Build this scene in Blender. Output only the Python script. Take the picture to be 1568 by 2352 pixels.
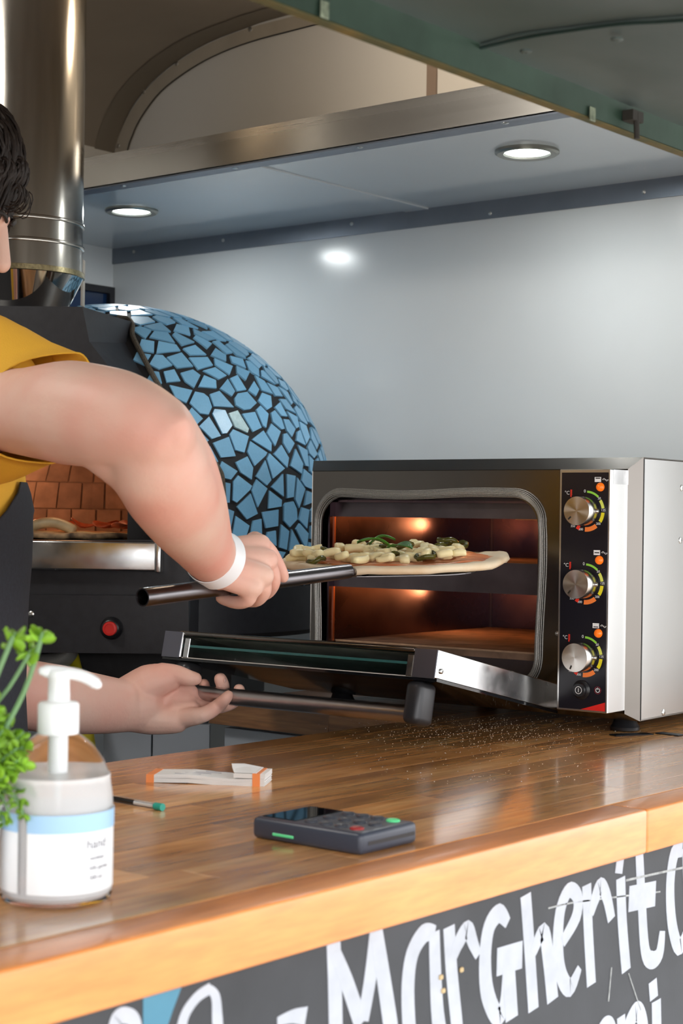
import bpy, bmesh, math, random
from mathutils import Vector, Matrix, Quaternion, noise as mnoise
from mathutils.bvhtree import BVHTree
for o in list(bpy.data.objects): bpy.data.objects.remove(o)
S = bpy.context.scene
COL = S.collection
random.seed(11)
V = Vector
PI = math.pi
# ------------------------------------------------------------------ camera
F = V((0.77307, 0.63430, 0.00364)); 
_f, _p, _r, _a, _o = 3899.4, 3.6356e-3, 1.4779e-2, 0.68715, 0.64528
def _tow(v): return V((v[0]*math.sin(_a)+v[1]*math.cos(_a), -v[0]*math.cos(_a)+v[1]*math.sin(_a), v[2]))
_u = V((0, -math.sin(_p), math.cos(_p))); _x = V((1, 0, 0))
FW = _tow(V((0, math.cos(_p), math.sin(_p))))
RT = _tow(_x*math.cos(_r) + _u*math.sin(_r))
UP = _tow(_u*math.cos(_r) - _x*math.sin(_r))
EYE = V((0, 0, 1.30))
cam_data = bpy.data.cameras.new('camera'); cam = bpy.data.objects.new('camera', cam_data); COL.objects.link(cam)
m = Matrix.Identity(4)
for i in range(3):
    m[i][0] = RT[i]; m[i][1] = UP[i]; m[i][2] = -FW[i]; m[i][3] = EYE[i]
cam.matrix_world = m
cam_data.sensor_fit = 'HORIZONTAL'; cam_data.sensor_width = 24; cam_data.lens = _f*24/1568
cam_data.clip_start = .05; cam_data.clip_end = 200
cam_data.dof.use_dof = True; cam_data.dof.focus_distance = 2.72; cam_data.dof.aperture_fstop = 8.5
S.camera = cam
# ------------------------------------------------------------------ world and light
w = bpy.data.worlds.new('overcast'); S.world = w; w.use_nodes = True
bg = w.node_tree.nodes['Background']; bg.inputs[0].default_value = (0.98, 0.985, 1.0, 1); bg.inputs[1].default_value = 3.0
sd = bpy.data.lights.new('sun', 'SUN'); sd.energy = 1.5; sd.angle = math.radians(50); sd.color = (1, .97, .92)
so = bpy.data.objects.new('sun', sd); COL.objects.link(so); so.rotation_euler = (math.radians(60), 0, math.radians(-34))
S.view_settings.view_transform = 'Standard'; S.view_settings.look = 'None'
S.view_settings.gamma = 1; S.view_settings.use_curve_mapping = False; S.view_settings.exposure = 0.36
def lamp(kind, name, loc, energy, color=(1, 1, 1), size=.05, direction=None, spot=None):
    l = bpy.data.lights.new(name, kind); l.energy = energy; l.color = color
    if kind == 'AREA': l.shape = 'DISK'; l.size = size
    else: l.shadow_soft_size = size
    if spot: l.spot_size = spot
    o = bpy.data.objects.new(name, l); COL.objects.link(o); o.location = loc
    if direction is not None: o.rotation_euler = V(direction).to_track_quat('-Z', 'Y').to_euler()
    return o
# ------------------------------------------------------------------ pixel geometry (the photo read once, then real places)
def ray(px, py): return FW + RT*((px-784)/_f) - UP*((py-1176)/_f)
def W(px, py, t): return EYE + ray(px, py)*t
def onz(px, py, z): d = ray(px, py); return EYE + d*((z-EYE.z)/d.z)
def onx(px, py, X): d = ray(px, py); return EYE + d*(X/d.x)
def ony(px, py, Y): d = ray(px, py); return EYE + d*(Y/d.y)
ZC = .95
# ------------------------------------------------------------------ materials
def mat(name, color, rough=.5, metal=0., var=.0, scale=20., bump=0., bscale=None, coat=0., stretch=None, emit=None, estr=0., trans=0., ior=1.45, color2=None, sss=0., spec=.5, rvar=0., aniso=0., alpha=1., rand=0., detail=4., contrast=None):
    M = bpy.data.materials.new(name); M.use_nodes = True
    nt = M.node_tree; N = nt.nodes; L = nt.links; b = N['Principled BSDF']
    c = tuple(color)+(1,)
    b.inputs['Base Color'].default_value = c; b.inputs['Roughness'].default_value = rough
    b.inputs['Metallic'].default_value = metal; b.inputs['IOR'].default_value = ior
    b.inputs['Specular IOR Level'].default_value = spec
    b.inputs['Coat Weight'].default_value = coat; b.inputs['Coat Roughness'].default_value = .08
    b.inputs['Transmission Weight'].default_value = trans; b.inputs['Alpha'].default_value = alpha
    b.inputs['Anisotropic'].default_value = aniso
    if sss: b.inputs['Subsurface Weight'].default_value = sss; b.inputs['Subsurface Radius'].default_value = (.012, .004, .002); b.inputs['Subsurface Scale'].default_value = 1.
    if emit: b.inputs['Emission Color'].default_value = tuple(emit)+(1,); b.inputs['Emission Strength'].default_value = estr
    if var or bump or color2 or rvar or rand:
        tc = N.new('ShaderNodeTexCoord'); mp = N.new('ShaderNodeMapping'); L.new(tc.outputs['Object'], mp.inputs[0])
        if stretch: mp.inputs['Scale'].default_value = stretch
        oi = N.new('ShaderNodeObjectInfo')
        if rand:
            cx = N.new('ShaderNodeCombineXYZ'); mu = N.new('ShaderNodeMath'); mu.operation = 'MULTIPLY'; mu.inputs[1].default_value = 37.
            L.new(oi.outputs['Random'], mu.inputs[0]); L.new(mu.outputs[0], cx.inputs[0]); L.new(mu.outputs[0], cx.inputs[1]); L.new(cx.outputs[0], mp.inputs['Location'])
        n = N.new('ShaderNodeTexNoise'); n.inputs['Scale'].default_value = scale; n.inputs['Detail'].default_value = detail; L.new(mp.outputs[0], n.inputs['Vector'])
        if var or color2 or rand:
            cr = N.new('ShaderNodeValToRGB'); L.new(n.outputs[0], cr.inputs[0])
            lo, hi = contrast or (.3, .7)
            cr.color_ramp.elements[0].position = lo; cr.color_ramp.elements[1].position = hi
            if color2: a, z = tuple(color2)+(1,), c
            else: a = tuple(max(0, x*(1-var)) for x in color)+(1,); z = tuple(min(1, x*(1+var)) for x in color)+(1,)
            cr.color_ramp.elements[0].color = a; cr.color_ramp.elements[1].color = z
            out = cr.outputs[0]
            if rand:
                hs = N.new('ShaderNodeHueSaturation'); mr = N.new('ShaderNodeMapRange'); mr.inputs[3].default_value = 1-rand; mr.inputs[4].default_value = 1+rand
                L.new(oi.outputs['Random'], mr.inputs[0]); L.new(mr.outputs[0], hs.inputs['Value']); L.new(out, hs.inputs['Color']); out = hs.outputs[0]
            L.new(out, b.inputs['Base Color'])
        if rvar:
            mr = N.new('ShaderNodeMapRange'); mr.inputs[1].default_value = .3; mr.inputs[2].default_value = .7
            mr.inputs[3].default_value = max(.02, rough-rvar); mr.inputs[4].default_value = rough+rvar
            L.new(n.outputs[0], mr.inputs[0]); L.new(mr.outputs[0], b.inputs['Roughness'])
        if bump:
            n2 = N.new('ShaderNodeTexNoise'); n2.inputs['Scale'].default_value = bscale or scale*3; n2.inputs['Detail'].default_value = 5; L.new(mp.outputs[0], n2.inputs['Vector'])
            bp = N.new('ShaderNodeBump'); bp.inputs['Strength'].default_value = bump; bp.inputs['Distance'].default_value = .002
            L.new(n2.outputs[0], bp.inputs['Height']); L.new(bp.outputs[0], b.inputs['Normal'])
    return M
def wood(name, dark, mid, light, stretch, rough=.28, coat=.5, rand=.22):
    M = bpy.data.materials.new(name); M.use_nodes = True
    nt = M.node_tree; N = nt.nodes; L = nt.links; b = N['Principled BSDF']
    b.inputs['Roughness'].default_value = rough; b.inputs['Coat Weight'].default_value = coat; b.inputs['Coat Roughness'].default_value = .13
    g = N.new('ShaderNodeNewGeometry'); mp = N.new('ShaderNodeMapping'); L.new(g.outputs['Position'], mp.inputs[0]); mp.inputs['Scale'].default_value = stretch
    oi = N.new('ShaderNodeObjectInfo'); cx = N.new('ShaderNodeCombineXYZ'); mu = N.new('ShaderNodeMath'); mu.operation = 'MULTIPLY'; mu.inputs[1].default_value = 51.
    L.new(oi.outputs['Random'], mu.inputs[0]); [L.new(mu.outputs[0], cx.inputs[i]) for i in range(3)]; L.new(cx.outputs[0], mp.inputs['Location'])
    n = N.new('ShaderNodeTexNoise'); n.inputs['Scale'].default_value = 1; n.inputs['Detail'].default_value = 5; n.inputs['Distortion'].default_value = .9; L.new(mp.outputs[0], n.inputs['Vector'])
    cr = N.new('ShaderNodeValToRGB'); e = cr.color_ramp.elements; e[0].position = .3; e[0].color = tuple(dark)+(1,); e[1].position = .68; e[1].color = tuple(light)+(1,)
    k = e.new(.48); k.color = tuple(mid)+(1,); L.new(n.outputs[0], cr.inputs[0])
    mp2 = N.new('ShaderNodeMapping'); L.new(g.outputs['Position'], mp2.inputs[0]); mp2.inputs['Scale'].default_value = tuple(x*7 for x in stretch)
    n2 = N.new('ShaderNodeTexNoise'); n2.inputs['Scale'].default_value = 1; n2.inputs['Detail'].default_value = 6; L.new(mp2.outputs[0], n2.inputs['Vector'])
    mr2 = N.new('ShaderNodeMapRange'); mr2.inputs[1].default_value = .3; mr2.inputs[2].default_value = .7; mr2.inputs[3].default_value = 1-3*rand if rand < .1 else .74; mr2.inputs[4].default_value = 1.12; L.new(n2.outputs[0], mr2.inputs[0])
    mr = N.new('ShaderNodeMapRange'); mr.inputs[3].default_value = 1-rand; mr.inputs[4].default_value = 1+rand; L.new(oi.outputs['Random'], mr.inputs[0])
    mm = N.new('ShaderNodeMath'); mm.operation = 'MULTIPLY'; L.new(mr.outputs[0], mm.inputs[0]); L.new(mr2.outputs[0], mm.inputs[1])
    hs = N.new('ShaderNodeHueSaturation'); L.new(cr.outputs[0], hs.inputs['Color']); L.new(mm.outputs[0], hs.inputs['Value']); L.new(hs.outputs[0], b.inputs['Base Color'])
    bp = N.new('ShaderNodeBump'); bp.inputs['Strength'].default_value = .12; bp.inputs['Distance'].default_value = .001; L.new(n2.outputs[0], bp.inputs['Height']); L.new(bp.outputs[0], b.inputs['Normal'])
    return M
def brushed(name, color, rough=.28, stretch=(2, 2, 90), var=.12, bump=.05, color_noise=(1, 1, 1)):
    return mat(name, color, rough, 1., var=var, scale=1.5, stretch=stretch, bump=bump, bscale=4, rvar=.08, spec=.5)
# ------------------------------------------------------------------ mesh helpers
def link(name, me, m=None, parent=None, smooth=False, label=None):
    o = bpy.data.objects.new(name, me); COL.objects.link(o)
    if m is not None:
        for q in (m if isinstance(m, (list, tuple)) else [m]): me.materials.append(q)
    if smooth:
        me.shade_smooth()
        if smooth != 'full': me.set_sharp_from_angle(angle=math.radians(38))
    if parent is not None: o.parent = parent
    if label: o['label'] = label
    return o
def from_bm(name, bm, m=None, parent=None, smooth=False, label=None):
    bmesh.ops.recalc_face_normals(bm, faces=bm.faces)
    me = bpy.data.meshes.new(name); bm.to_mesh(me); bm.free()
    return link(name, me, m, parent, smooth, label)
def tag(o, label, cat, group=None, kind=None):
    o['label'] = label; o['category'] = cat
    if group: o['group'] = group
    if kind: o['kind'] = kind
    return o
def empty(name, loc=(0, 0, 0), rot=None):
    o = bpy.data.objects.new(name, None); COL.objects.link(o); o.location = loc; o.empty_display_size = .05
    return o
def struct(o): o['kind'] = 'structure'; return o
class Fr:
    """local frame: o + x*X + y*Y + z*Z"""
    def __init__(s, o, X=(1, 0, 0), Y=(0, 1, 0), Z=(0, 0, 1)): s.o = V(o); s.X = V(X).normalized(); s.Y = V(Y).normalized(); s.Z = V(Z).normalized()
    def __call__(s, x, y, z): return s.o + s.X*x + s.Y*y + s.Z*z
WF = Fr((0, 0, 0))
def box(bm, fr, x0, x1, y0, y1, z0, z1, bev=0., seg=1):
    vs = [bm.verts.new(fr(x, y, z)) for x in (x0, x1) for y in (y0, y1) for z in (z0, z1)]
    fs = [bm.faces.new([vs[i] for i in f]) for f in ((0, 1, 3, 2), (4, 6, 7, 5), (0, 4, 5, 1), (2, 3, 7, 6), (0, 2, 6, 4), (1, 5, 7, 3))]
    if bev:
        bmesh.ops.recalc_face_normals(bm, faces=fs)
        es = list({e for f in fs for e in f.edges})
        bmesh.ops.bevel(bm, geom=es, offset=bev, segments=seg, affect='EDGES', profile=.5)
    return fs
def mbox(name, m, parent, fr, *a, bev=0., seg=1, label=None, smooth=None):
    bm = bmesh.new(); box(bm, fr, *a, bev=bev, seg=seg)
    return from_bm(name, bm, m, parent, smooth if smooth is not None else (seg > 1), label)
def perp(d):
    d = d.normalized(); a = V((0, 0, 1)) if abs(d.z) < .9 else V((1, 0, 0))
    u = d.cross(a).normalized(); return u, d.cross(u).normalized()
def tube(bm, pts, r, n=12, caps='flat', sx=1., up=None, closed=False):
    """sweep with per-point radii, caps: flat/round/none"""
    pts = [V(p) for p in pts]; rs = r if isinstance(r, (list, tuple)) else [r]*len(pts)
    if caps == 'round':
        d0 = (pts[0]-pts[1]).normalized(); d1 = (pts[-1]-pts[-2]).normalized()
        a = []; b = []
        for k in (85, 60, 30): q = math.radians(k); a.append((pts[0]+d0*rs[0]*math.sin(q), rs[0]*math.cos(q)))
        for k in (30, 60, 85): q = math.radians(k); b.append((pts[-1]+d1*rs[-1]*math.sin(q), rs[-1]*math.cos(q)))
        pts = [x[0] for x in a]+pts+[x[0] for x in b]; rs = [x[1] for x in a]+list(rs)+[x[1] for x in b]
    N = len(pts); rings = []; u = None
    for i in range(N):
        if closed: d = pts[(i+1) % N]-pts[i-1]
        else: d = pts[min(i+1, N-1)]-pts[max(i-1, 0)]
        d.normalize()
        if u is None:
            u = (V(up)-d*V(up).dot(d)).normalized() if up is not None else perp(d)[0]
        else:
            u = (u-d*u.dot(d)).normalized()
        v = d.cross(u)
        rings.append([bm.verts.new(pts[i]+(u*math.cos(2*PI*k/n)*sx+v*math.sin(2*PI*k/n))*rs[i]) for k in range(n)])
    for i in range(N if closed else N-1):
        A, B = rings[i], rings[(i+1) % N]
        for k in range(n): bm.faces.new((A[k], A[(k+1) % n], B[(k+1) % n], B[k]))
    if not closed and caps != 'none': bm.faces.new(rings[0][::-1]); bm.faces.new(rings[-1])
    return rings
def lathe(bm, fr, prof, n=32, cap0=True, cap1=True, a0=0, a1=2*PI):
    """prof list of (r, h) along fr.Z"""
    full = abs(a1-a0-2*PI) < 1e-6; rings = []
    for r, h in prof:
        rings.append([bm.verts.new(fr(r*math.cos(a0+(a1-a0)*k/n), r*math.sin(a0+(a1-a0)*k/n), h)) for k in range(n if full else n+1)])
    for A, B in zip(rings, rings[1:]):
        for k in range(n): bm.faces.new((A[k], A[(k+1) % len(A)], B[(k+1) % len(B)], B[k]))
    if full and cap0: bm.faces.new(rings[0][::-1])
    if full and cap1: bm.faces.new(rings[-1])
    return rings
def mlathe(name, m, parent, fr, prof, n=32, label=None, **k):
    bm = bmesh.new(); lathe(bm, fr, prof, n, **k); return from_bm(name, bm, m, parent, True, label)
def mtube(name, m, parent, pts, r, n=12, label=None, **k):
    bm = bmesh.new(); tube(bm, pts, r, n, **k); return from_bm(name, bm, m, parent, True, label)
def prism(bm, pts, off):
    """closed polygon (3D points) extruded by vector off"""
    a = [bm.verts.new(p) for p in pts]; b = [bm.verts.new(V(p)+off) for p in pts]
    bm.faces.new(a); bm.faces.new(b[::-1])
    for i in range(len(a)): bm.faces.new((a[i], b[i], b[(i+1) % len(a)], a[(i+1) % len(a)]))
def plate(name, m, parent, fr, outlines, th, label=None):
    """2D outlines (first outer, rest holes) filled and extruded along fr.Z by th"""
    cu = bpy.data.curves.new('tmp', 'CURVE'); cu.dimensions = '2D'; cu.fill_mode = 'BOTH'; cu.extrude = th/2
    for ol in outlines:
        sp = cu.splines.new('POLY'); sp.points.add(len(ol)-1); sp.use_cyclic_u = True
        for i, p in enumerate(ol): sp.points[i].co = (p[0], p[1], 0, 1)
    t = bpy.data.objects.new('tmp', cu); me = bpy.data.meshes.new_from_object(t)
    bpy.data.objects.remove(t); bpy.data.curves.remove(cu)
    for v in me.vertices: c = v.co.copy(); v.co = fr(c.x, c.y, c.z)
    me.update(); o = link(name, me, m, parent, False, label); return o
def text_me(body, size, th=.0002, align='CENTER'):
    cu = bpy.data.curves.new('tmp', 'FONT'); cu.body = body; cu.size = size; cu.extrude = th/2; cu.align_x = align; cu.align_y = 'CENTER'; cu.resolution_u = 3
    t = bpy.data.objects.new('tmp', cu); me = bpy.data.meshes.new_from_object(t)
    bpy.data.objects.remove(t); bpy.data.curves.remove(cu); return me
def text(name, body, size, m, parent, fr, th=.0002, align='CENTER', sx=1.):
    me = text_me(body, size, th, align)
    for v in me.vertices: c = v.co.copy(); v.co = fr(c.x*sx, c.y, c.z)
    return link(name, me, m, parent)
def rrect(x0, x1, y0, y1, r, n=6):
    out = []
    for cx, cy, a in ((x1-r, y1-r, 0), (x0+r, y1-r, 90), (x0+r, y0+r, 180), (x1-r, y0+r, 270)):
        for k in range(n+1):
            q = math.radians(a+90*k/n); out.append((cx+r*math.cos(q), cy+r*math.sin(q)))
    return out
def smooth_path(pts, sub=6, closed=False):
    pts = [V(p) for p in pts]; n = len(pts); out = []
    rng = range(n if closed else n-1)
    for i in rng:
        p0 = pts[(i-1) % n] if closed else pts[max(i-1, 0)]; p1 = pts[i]; p2 = pts[(i+1) % n]; p3 = pts[(i+2) % n] if closed else pts[min(i+2, n-1)]
        for k in range(sub):
            t = k/sub; out.append(.5*((2*p1)+(p2-p0)*t+(2*p0-5*p1+4*p2-p3)*t*t+(3*p1-p0-3*p2+p3)*t**3))
    if not closed: out.append(pts[-1])
    return out
def remesh(name, bm, voxel, smooth_it, m, parent, label=None, fac=.6, extra=None):
    me = bpy.data.meshes.new('tmp'); bmesh.ops.recalc_face_normals(bm, faces=bm.faces); bm.to_mesh(me); bm.free()
    t = bpy.data.objects.new('tmp', me); COL.objects.link(t)
    r = t.modifiers.new('r', 'REMESH'); r.mode = 'VOXEL'; r.voxel_size = voxel; r.use_smooth_shade = True
    if smooth_it: s = t.modifiers.new('s', 'SMOOTH'); s.factor = fac; s.iterations = smooth_it
    dg = bpy.context.evaluated_depsgraph_get(); dg.update(); ev = t.evaluated_get(dg)
    me2 = bpy.data.meshes.new_from_object(ev, depsgraph=dg); bpy.data.objects.remove(t); bpy.data.meshes.remove(me)
    me2.name = name
    if extra:
        its, fn = extra; t = bpy.data.objects.new('tmp', me2); COL.objects.link(t); g = t.vertex_groups.new(name='g')
        for vv in me2.vertices:
            wv_ = fn(vv.co)
            if wv_ > 0: g.add([vv.index], wv_, 'REPLACE')
        s = t.modifiers.new('s', 'SMOOTH'); s.factor = .9; s.iterations = its; s.vertex_group = 'g'
        dg = bpy.context.evaluated_depsgraph_get(); dg.update(); me3 = bpy.data.meshes.new_from_object(t.evaluated_get(dg), depsgraph=dg)
        bpy.data.objects.remove(t); bpy.data.meshes.remove(me2); me2 = me3; me2.name = name
    return link(name, me2, m, parent, 'full', label)
def screw(parent, p, nrm, r=.0035, m=None, name='screw'):
    u, v = perp(V(nrm)); f = Fr(p, u, v, nrm)
    return mlathe(name, m or M_SCREW, parent, f, [(r, -.001), (r, .0008), (r*.75, .0016), (r*.3, .002), (r*.28, .0010)], 10)
M_SCREW = mat('screw_steel', (.62, .62, .60), .3, 1.)
# ------------------------------------------------------------------ setting
M_wall = mat('glossy_white_panel', (.635, .65, .652), .16, var=.035, scale=2.2, rvar=.06, spec=.45)
M_roof = mat('shaded_roof_lining', (.26, .235, .205), .5, var=.06, scale=5)  # off-white lining darkened, the low light is put into its colour
M_floor = mat('dark_trailer_floor', (.06, .06, .065), .7, var=.2, scale=30)
M_ground = mat('pale_ground', (.42, .41, .38), .9, var=.12, scale=6)
M_alu = mat('brushed_aluminium', (.58, .55, .50), .27, 1., var=.03, scale=2, stretch=(1, .3, 25), rvar=.015)
M_angle = mat('grey_angle_metal', (.20, .225, .27), .38, .6, var=.08, scale=9)
M_trimlight = mat('pale_edge_trim', (.50, .47, .41), .4, .25, var=.08, scale=12)
M_black = mat('matt_black_steel', (.022, .022, .026), .42, 0., var=.15, scale=60, bump=.12, bscale=900)
M_chalk = mat('chalkboard', (.035, .037, .043), .62, var=.25, scale=9, bump=.05, bscale=300)
M_green = mat('green_weathered_paint', (.045, .082, .058), .4, .3, var=.35, scale=9, color2=(.022, .042, .028), bump=.25, bscale=30)
M_greenlid = mat('grey_green_sheet', (.135, .155, .15), .46, .3, scale=4, color2=(.055, .080, .070), bump=.15, bscale=12, contrast=(.25, .75))
XW, YF, XS = 3.15, 3.405, -1.3
def sbox(name, m, *a, **k): return struct(mbox(name, m, None, WF, *a, **k))
sbox('floor', M_floor, XS, XW+.04, 1.06, YF+.04, -.04, 0)
sbox('ground', M_ground, -14, 16, -14, 18, -.50, -.45)
wall_end = sbox('wall_end', M_wall, XW, XW+.04, 1.0, YF+.04, 0, 2.62)
sbox('wall_start', M_wall, XS-.04, XS, 1.0, YF+.04, 0, 2.62)
# far wall with a window hole
wz1 = ony(230, 663, YF).z; wx1 = ony(247, 700, YF).x
wf = struct(plate('wall_far', M_wall, None, Fr((0, YF, 0), (1, 0, 0), (0, 0, 1), (0, 1, 0)), [[(XS, 0), (XW, 0), (XW, 2.30), (XS, 2.30)], [(2.25, 1.25), (wx1, 1.25), (wx1, wz1), (2.25, wz1)]], .02))
M_bluepane = mat('dark_blue_pane', (.010, .030, .085), .12, 0., spec=.6)
win = struct(plate('window_1', M_black, None, Fr((0, YF-.008, 0), (1, 0, 0), (0, 0, 1), (0, 1, 0)), [[(2.24, 1.24), (wx1+.012, 1.24), (wx1+.012, wz1+.006), (2.24, wz1+.006)], [(2.26, 1.26), (wx1-.008, 1.26), (wx1-.008, wz1-.012), (2.26, wz1-.012)]], .02))
mbox('pane', M_bluepane, win, WF, 2.25, wx1, YF-.004, YF+.004, 1.25, wz1)
# roof: arch profile from the far wall to the hatch side
prof = [(3.405, 2.20), (3.400, 2.26), (3.380, 2.32), (3.337, 2.388), (3.263, 2.447), (3.166, 2.491), (3.049, 2.522), (2.912, 2.538), (2.795, 2.545), (2.2, 2.56), (1.6, 2.55), (1.2, 2.50), (1.06, 2.40), (1.02, 2.25)]
bm = bmesh.new(); pp = smooth_path([(0, y, z) for y, z in prof], 3)
outp = []
for i, p in enumerate(pp):
    d = (pp[min(i+1, len(pp)-1)]-pp[max(i-1, 0)]).normalized(); outp.append(p+V((0, d.z, -d.y))*-.02*-1)
ra = [[bm.verts.new(V((x, q.y, q.z))) for q in ring] for x in (XS, XW) for ring in (pp, outp)]
for i in range(len(pp)-1):
    for A, B in ((ra[0], ra[2]), (ra[1], ra[3]), (ra[0], ra[1]), (ra[2], ra[3])): bm.faces.new((A[i], A[i+1], B[i+1], B[i]))
for j in (0, len(pp)-1): bm.faces.new((ra[0][j], ra[1][j], ra[3][j], ra[2][j]))
struct(from_bm('ceiling', bm, M_roof, None, True))
sbox('wall_hatch_top', M_roof, XS, XW+.04, 1.03, 1.05, 1.79, 2.34)
sbox('wall_hatch_bottom', M_black, XS, XW+.04, 1.045, 1.07, -.3, .893)
sbox('wall_hatch_jamb', M_roof, XS, -.25, 1.03, 1.05, .9, 1.79)
# arch trim on the end wall, with rivets
inn = [(3.350, 2.10), (3.345, 2.26), (3.322, 2.320), (3.286, 2.366), (3.22, 2.418), (3.13, 2.455), (3.03, 2.481), (2.9, 2.497), (2.7, 2.503), (2.2, 2.515), (1.5, 2.505)]
outr = [(3.397, 2.10), (3.395, 2.27), (3.372, 2.33), (3.330, 2.385), (3.258, 2.442), (3.160, 2.486), (3.045, 2.516), (2.908, 2.532), (2.7, 2.537), (2.2, 2.550), (1.5, 2.54)]
bm = bmesh.new()
A = smooth_path([(XW-.004, y, z) for y, z in inn], 4); B = smooth_path([(XW-.004, y, z) for y, z in outr], 4)
lay = [[bm.verts.new(q+V((dx, 0, 0))) for q in ring] for dx in (0, .004) for ring in (A, B)]
for i in range(len(A)-1):
    for P, Q in ((0, 1), (2, 3), (0, 2), (1, 3)): bm.faces.new((lay[P][i], lay[P][i+1], lay[Q][i+1], lay[Q][i]))
trim1 = struct(from_bm('trim_1', bm, M_trimlight, None))
mtube('sealant_line', M_black, trim1, [q+V((-.001, -.001, -.001)) for q in A], .0018, 6)
for q in ((272, 335), (330, 210), (406, 146), (575, 67)): screw(trim1, onx(q[0], q[1], XW-.005), (-1, 0, 0), .006, M_SCREW, 'rivet')
# second flange of the arch trim lying on the roof lining
bm = bmesh.new()
q0 = [q for q in pp if q.y > 1.2]
r0 = [[bm.verts.new(V((x, q.y, q.z-.003))) for q in q0] for x in (XW-.075, XW-.002)]
for i in range(len(q0)-1): bm.faces.new((r0[0][i], r0[0][i+1], r0[1][i+1], r0[1][i]))
struct(from_bm('trim_2', bm, mat('roof_flange', (.21, .19, .165), .45, .2), None, True))
M_brownstrip = mat('brown_joint_strip', (.24, .19, .16), .45)
sbox('trim_3', M_brownstrip, XW-.006, XW, 2.318, 2.345, 2.03, 2.51)
# wall angle under the shelf
ang = struct(mbox('trim_4', M_angle, None, WF, XW-.005, XW, 1.06, YF-.002, 1.977, 2.018))
for q in ((307, 575), (512, 549), (807, 511), (1125, 487), (1478, 438)): 
    screw(ang, onx(q[0], q[1]+3, XW-.006), (-1, 0, 0), .0045)
# ------------------------------------------------------------------ overhead shelf
ZS = 2.018
shelf = tag(empty('overhead_shelf', (2.52, 2.2, ZS)), 'deep overhead shelf with brushed metal front lip and white underside on the end wall', 'shelf')
def child(o, p):   # parent keeping world placement
    o.parent = p; o.matrix_parent_inverse = Matrix.Translation(-V(p.location)); return o
shelf.location = (0, 0, 0)
M_under = mat('shelf_underside', (.50, .54, .565), .10, var=.02, scale=3, spec=.6)
for y0, y1 in ((1.06, 2.335), (2.40, YF-.001)): mbox('underside_panel', M_under, shelf, WF, 2.545, XW-.001, y0, y1, ZS, ZS+.012)
mbox('joint_strip', M_under, shelf, WF, 2.545, XW-.001, 2.335, 2.40, ZS-.003, ZS+.011)
fl = mbox('front_lip', M_alu, shelf, WF, 2.517, 2.520, 1.06, YF-.001, ZS-.001, 2.083)
bf = mbox('bottom_flange', M_angle, shelf, WF, 2.5202, 2.558, 1.06, YF-.001, ZS-.006, ZS-.003)
mbox('shelf_board', M_roof, shelf, WF, 2.525, XW-.001, 1.06, YF-.001, ZS+.013, ZS+.03)
for q in ((283, 427), (540, 386), (826, 338), (1160, 282)): screw(shelf, onz(q[0], q[1], ZS-.006), (0, 0, -1), .0065)
# downlights
M_lens = mat('lit_lens', (1, 1, 1), .4, emit=(.93, 1., .98), estr=14)
M_ring = mat('satin_nickel_ring', (.30, .30, .27), .35, .8)
for (px, py), lab in (((1210, 351), 'round white downlight in the shelf underside nearer the green hatch beam'), ((302, 486), 'round white downlight in the shelf underside beside the steel flue')):
    p = onz(px, py, ZS-.004); d = tag(empty('downlight', (p.x, p.y, ZS)), lab, 'downlight', 'downlights in the shelf underside')
    f = Fr((0, 0, 0), (1, 0, 0), (0, -1, 0), (0, 0, -1))
    mlathe('ring', M_ring, d, f, [(.043, .001), (.046, .007), (.058, .0085), (.0625, .005), (.0625, .0005)], 48, cap0=False, cap1=False)
    mlathe('lens', M_lens, d, f, [(.0435, .001), (.0435, .003), (.03, .0042), (.001, .0045)], 40)
    lamp('AREA', 'downlight_glow', (p.x, p.y, ZS-.012), 2.2, (.95, 1, 1), .08, (0, 0, -1))
# warm ceiling light over the shelf, outside the frame
cl = tag(empty('ceiling_light', (2.72, 2.15, 2.545)), 'warm bulkhead light on the roof lining above the overhead shelf', 'light')
mlathe('housing', M_ring, cl, Fr((0, 0, 0), (1, 0, 0), (0, -1, 0), (0, 0, -1)), [(.08, -.02), (.08, .02), (.07, .03), (.001, .035)], 24)
lamp('POINT', 'ceiling_bulb', (2.72, 2.15, 2.40), 4.5, (1, .78, .55), .05)
lamp('AREA', 'cabin_fill_light', (.6, 2.3, 2.48), 12, (1, .95, .88), .5, (0.25, 0, -1))  # unseen area lamp added to fill the cabin with light
# ------------------------------------------------------------------ hatch lid and beam
lid = tag(empty('hatch_lid'), 'raised green metal hatch lid with a weathered edge beam over the counter', 'hatch')
ly = [(1.0, 1.784), (.95, 1.787), (.9, 1.784), (.83, 1.779), (.768, 1.773), (.6, 1.757), (.3, 1.73), (-.1, 1.69), (-.35, 1.67)]
def sheet(name, x0, x1, dz):
    bm = bmesh.new(); rings = []
    P = smooth_path([(0, y, z+dz) for y, z in ly], 3)
    for dzz in (0, .0025):
        for x in (x0, x1): rings.append([bm.verts.new(V((x, q.y, q.z+dzz))) for q in P])
    for i in range(len(P)-1):
        for a, b in ((0, 1), (2, 3), (0, 2), (1, 3)): bm.faces.new((rings[a][i], rings[a][i+1], rings[b][i+1], rings[b][i]))
    for j in (0, len(P)-1): bm.faces.new((rings[0][j], rings[1][j], rings[3][j], rings[2][j]))
    return from_bm(name, bm, M_greenlid, lid, True)
sheet('lid_sheet', -.6, 1.433, .0035); sheet('lid_sheet', 1.425, 2.6, 0); sheet('lid_sheet', 2.61, 3.3, .003)
mtube('seam_sealant', mat('seam_dark', (.012, .03, .025), .5), lid, smooth_path([(1.427+.004*math.sin(k*1.7), y, z-.0015) for k, (y, z) in enumerate(ly)], 4), .0016, 6)
bm = bmesh.new(); random.seed(4)
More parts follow.
